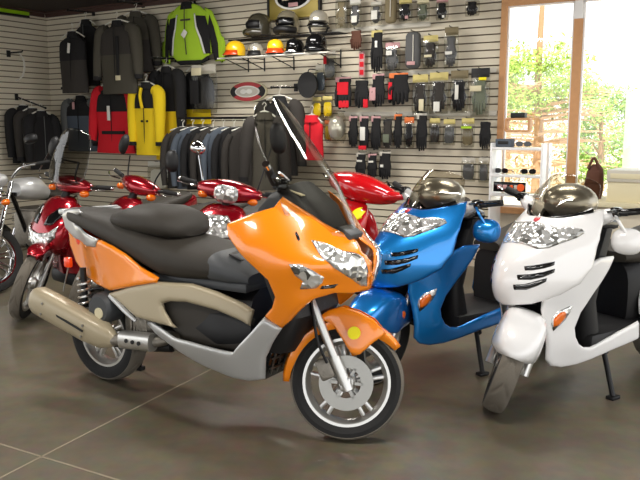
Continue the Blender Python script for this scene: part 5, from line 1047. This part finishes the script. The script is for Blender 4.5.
def sunglasses(label,px,lvl,rz=0):
    t=thing('sunglasses',label,'sunglasses',WP(px,lvl,.5),WA+rz)
    for sg in (-1,1):
        bm=NB(); loft(bm,[oval((sg*.036,y,.03),.032,.024,(1,0,0),(0,0,1),18,2.6) for y in (-.004,.004)]); bobj('lens',bm,M['gloss'],t); bm=NB(); tube(bm,[(sg*.066,0,.036),(sg*.07,.06,.034),(sg*.066,.12,.012)],.004,6); bobj('temple',bm,M['dark'],t)
    bm=NB(); tube(bm,[(-.01,0,.036),(.01,0,.036)],.004,6); bobj('bridge',bm,M['dark'],t)
bx=[7.029,7.22,7.02,7.135,7.277]
on_stand('dark blue box on the top shelf of the white stand','accessory_box','box',bx[0],DS['l1'],(.15,.12,.075),'f_slate',[('label',(0,-.062,.04),(.1,.004,.03),'dark')])
sunglasses('dark sunglasses on the top shelf of the white stand',bx[1],DS['l1'],R(15)); sunglasses('black sunglasses at the left of the middle shelf',bx[2],DS['l2'],R(-10)); sunglasses('black sunglasses at the right of the middle shelf',bx[4],DS['l2'],R(20))
wb=(7.041,1.412,0.228,0.116); t=thing('wall_box','oak box frame with black top standing on the window sill edge','box',WP(wb[0],wb[1],.1),WA); 
for x in (-wb[2]/2,wb[2]/2): part_box(t,'side',(x,0,wb[3]/2),(.02,.1,wb[3]),'wood')
for zz in (0,wb[3]): part_box(t,'rail',(0,0,zz),(wb[2],.1,.02),'wood')
part_box(t,'black_top',(0,0,wb[3]+.035),(wb[2]*.6,.09,.05),'dark'); bm=NB(); tube(bm,[(-wb[2]*.45,0,0),(-wb[2]*.45,0,-wb[1]+DS['l1'])],.006,6); tube(bm,[(wb[2]*.45,0,0),(wb[2]*.45,0,-wb[1]+DS['l1'])],.006,6); bobj('stand_legs',bm,M['dark'],t) if 0 else bm.free()
# counter under the window with a carton and a brown leather bag
CT={'z':0.831,'s0':7.729,'s1':8.649,'bag':(7.878,0.792,0.151,0.35),'box':(8.248,0.838,0.419,0.272)}
t=thing('counter','low beige counter under the window behind the white scooter','counter',WP((CT['s0']+CT['s1'])/2,0,.6),WA); L=CT['s1']-CT['s0']
part_box(t,'top',(0,0,CT['z']-.02),(L,.6,.04),'label'); part_box(t,'cabinet',(0,.02,(CT['z']-.04)/2),(L-.06,.5,CT['z']-.04),'wallp'); part_box(t,'plinth',(0,-.24,.05),(L-.06,.03,.1),'dark')
s,z,w,h=CT['box']; t=thing('carton','open beige carton with a printed band at the right end of the counter','carton',WP(s,CT['z'],.6),WA); part_box(t,'box',(0,0,h*.32),(w,.4,h*.64),'cardb' if 'cardb' in M else 'label'); part_box(t,'lid',(0,0,h*.8),(w*1.03,.42,h*.36),'rail'); part_box(t,'printed_band',(0,-.212,h*.8),(w*.9,.006,h*.16),'label')
s,z,w,h=CT['bag']; t=thing('leather_bag','brown leather bag standing on the counter in front of the bush','bag',WP(s,CT['z'],.6),WA+.2)
bm=NB(); loft(bm,[oval((.02*f,0,f*h*.86),w*a,.07*b,(1,0,0),(0,1,0),20,2.6) for f,a,b in ((0,.48,1),(.2,.55,1.1),(.6,.5,1),(.85,.42,.8),(1,.2,.4))]); bobj('body',bm,M['f_brown'],t)
bm=NB(); tube(bm,[(-w*.3,-.05,h*.75),(0,-.06,h*1.02),(w*.3,-.05,h*.75)],.012,8); bobj('handle',bm,M['f_brown'],t); part_box(t,'flap',(0,-.075,h*.55),(w*.7,.012,h*.3),'f_brown')
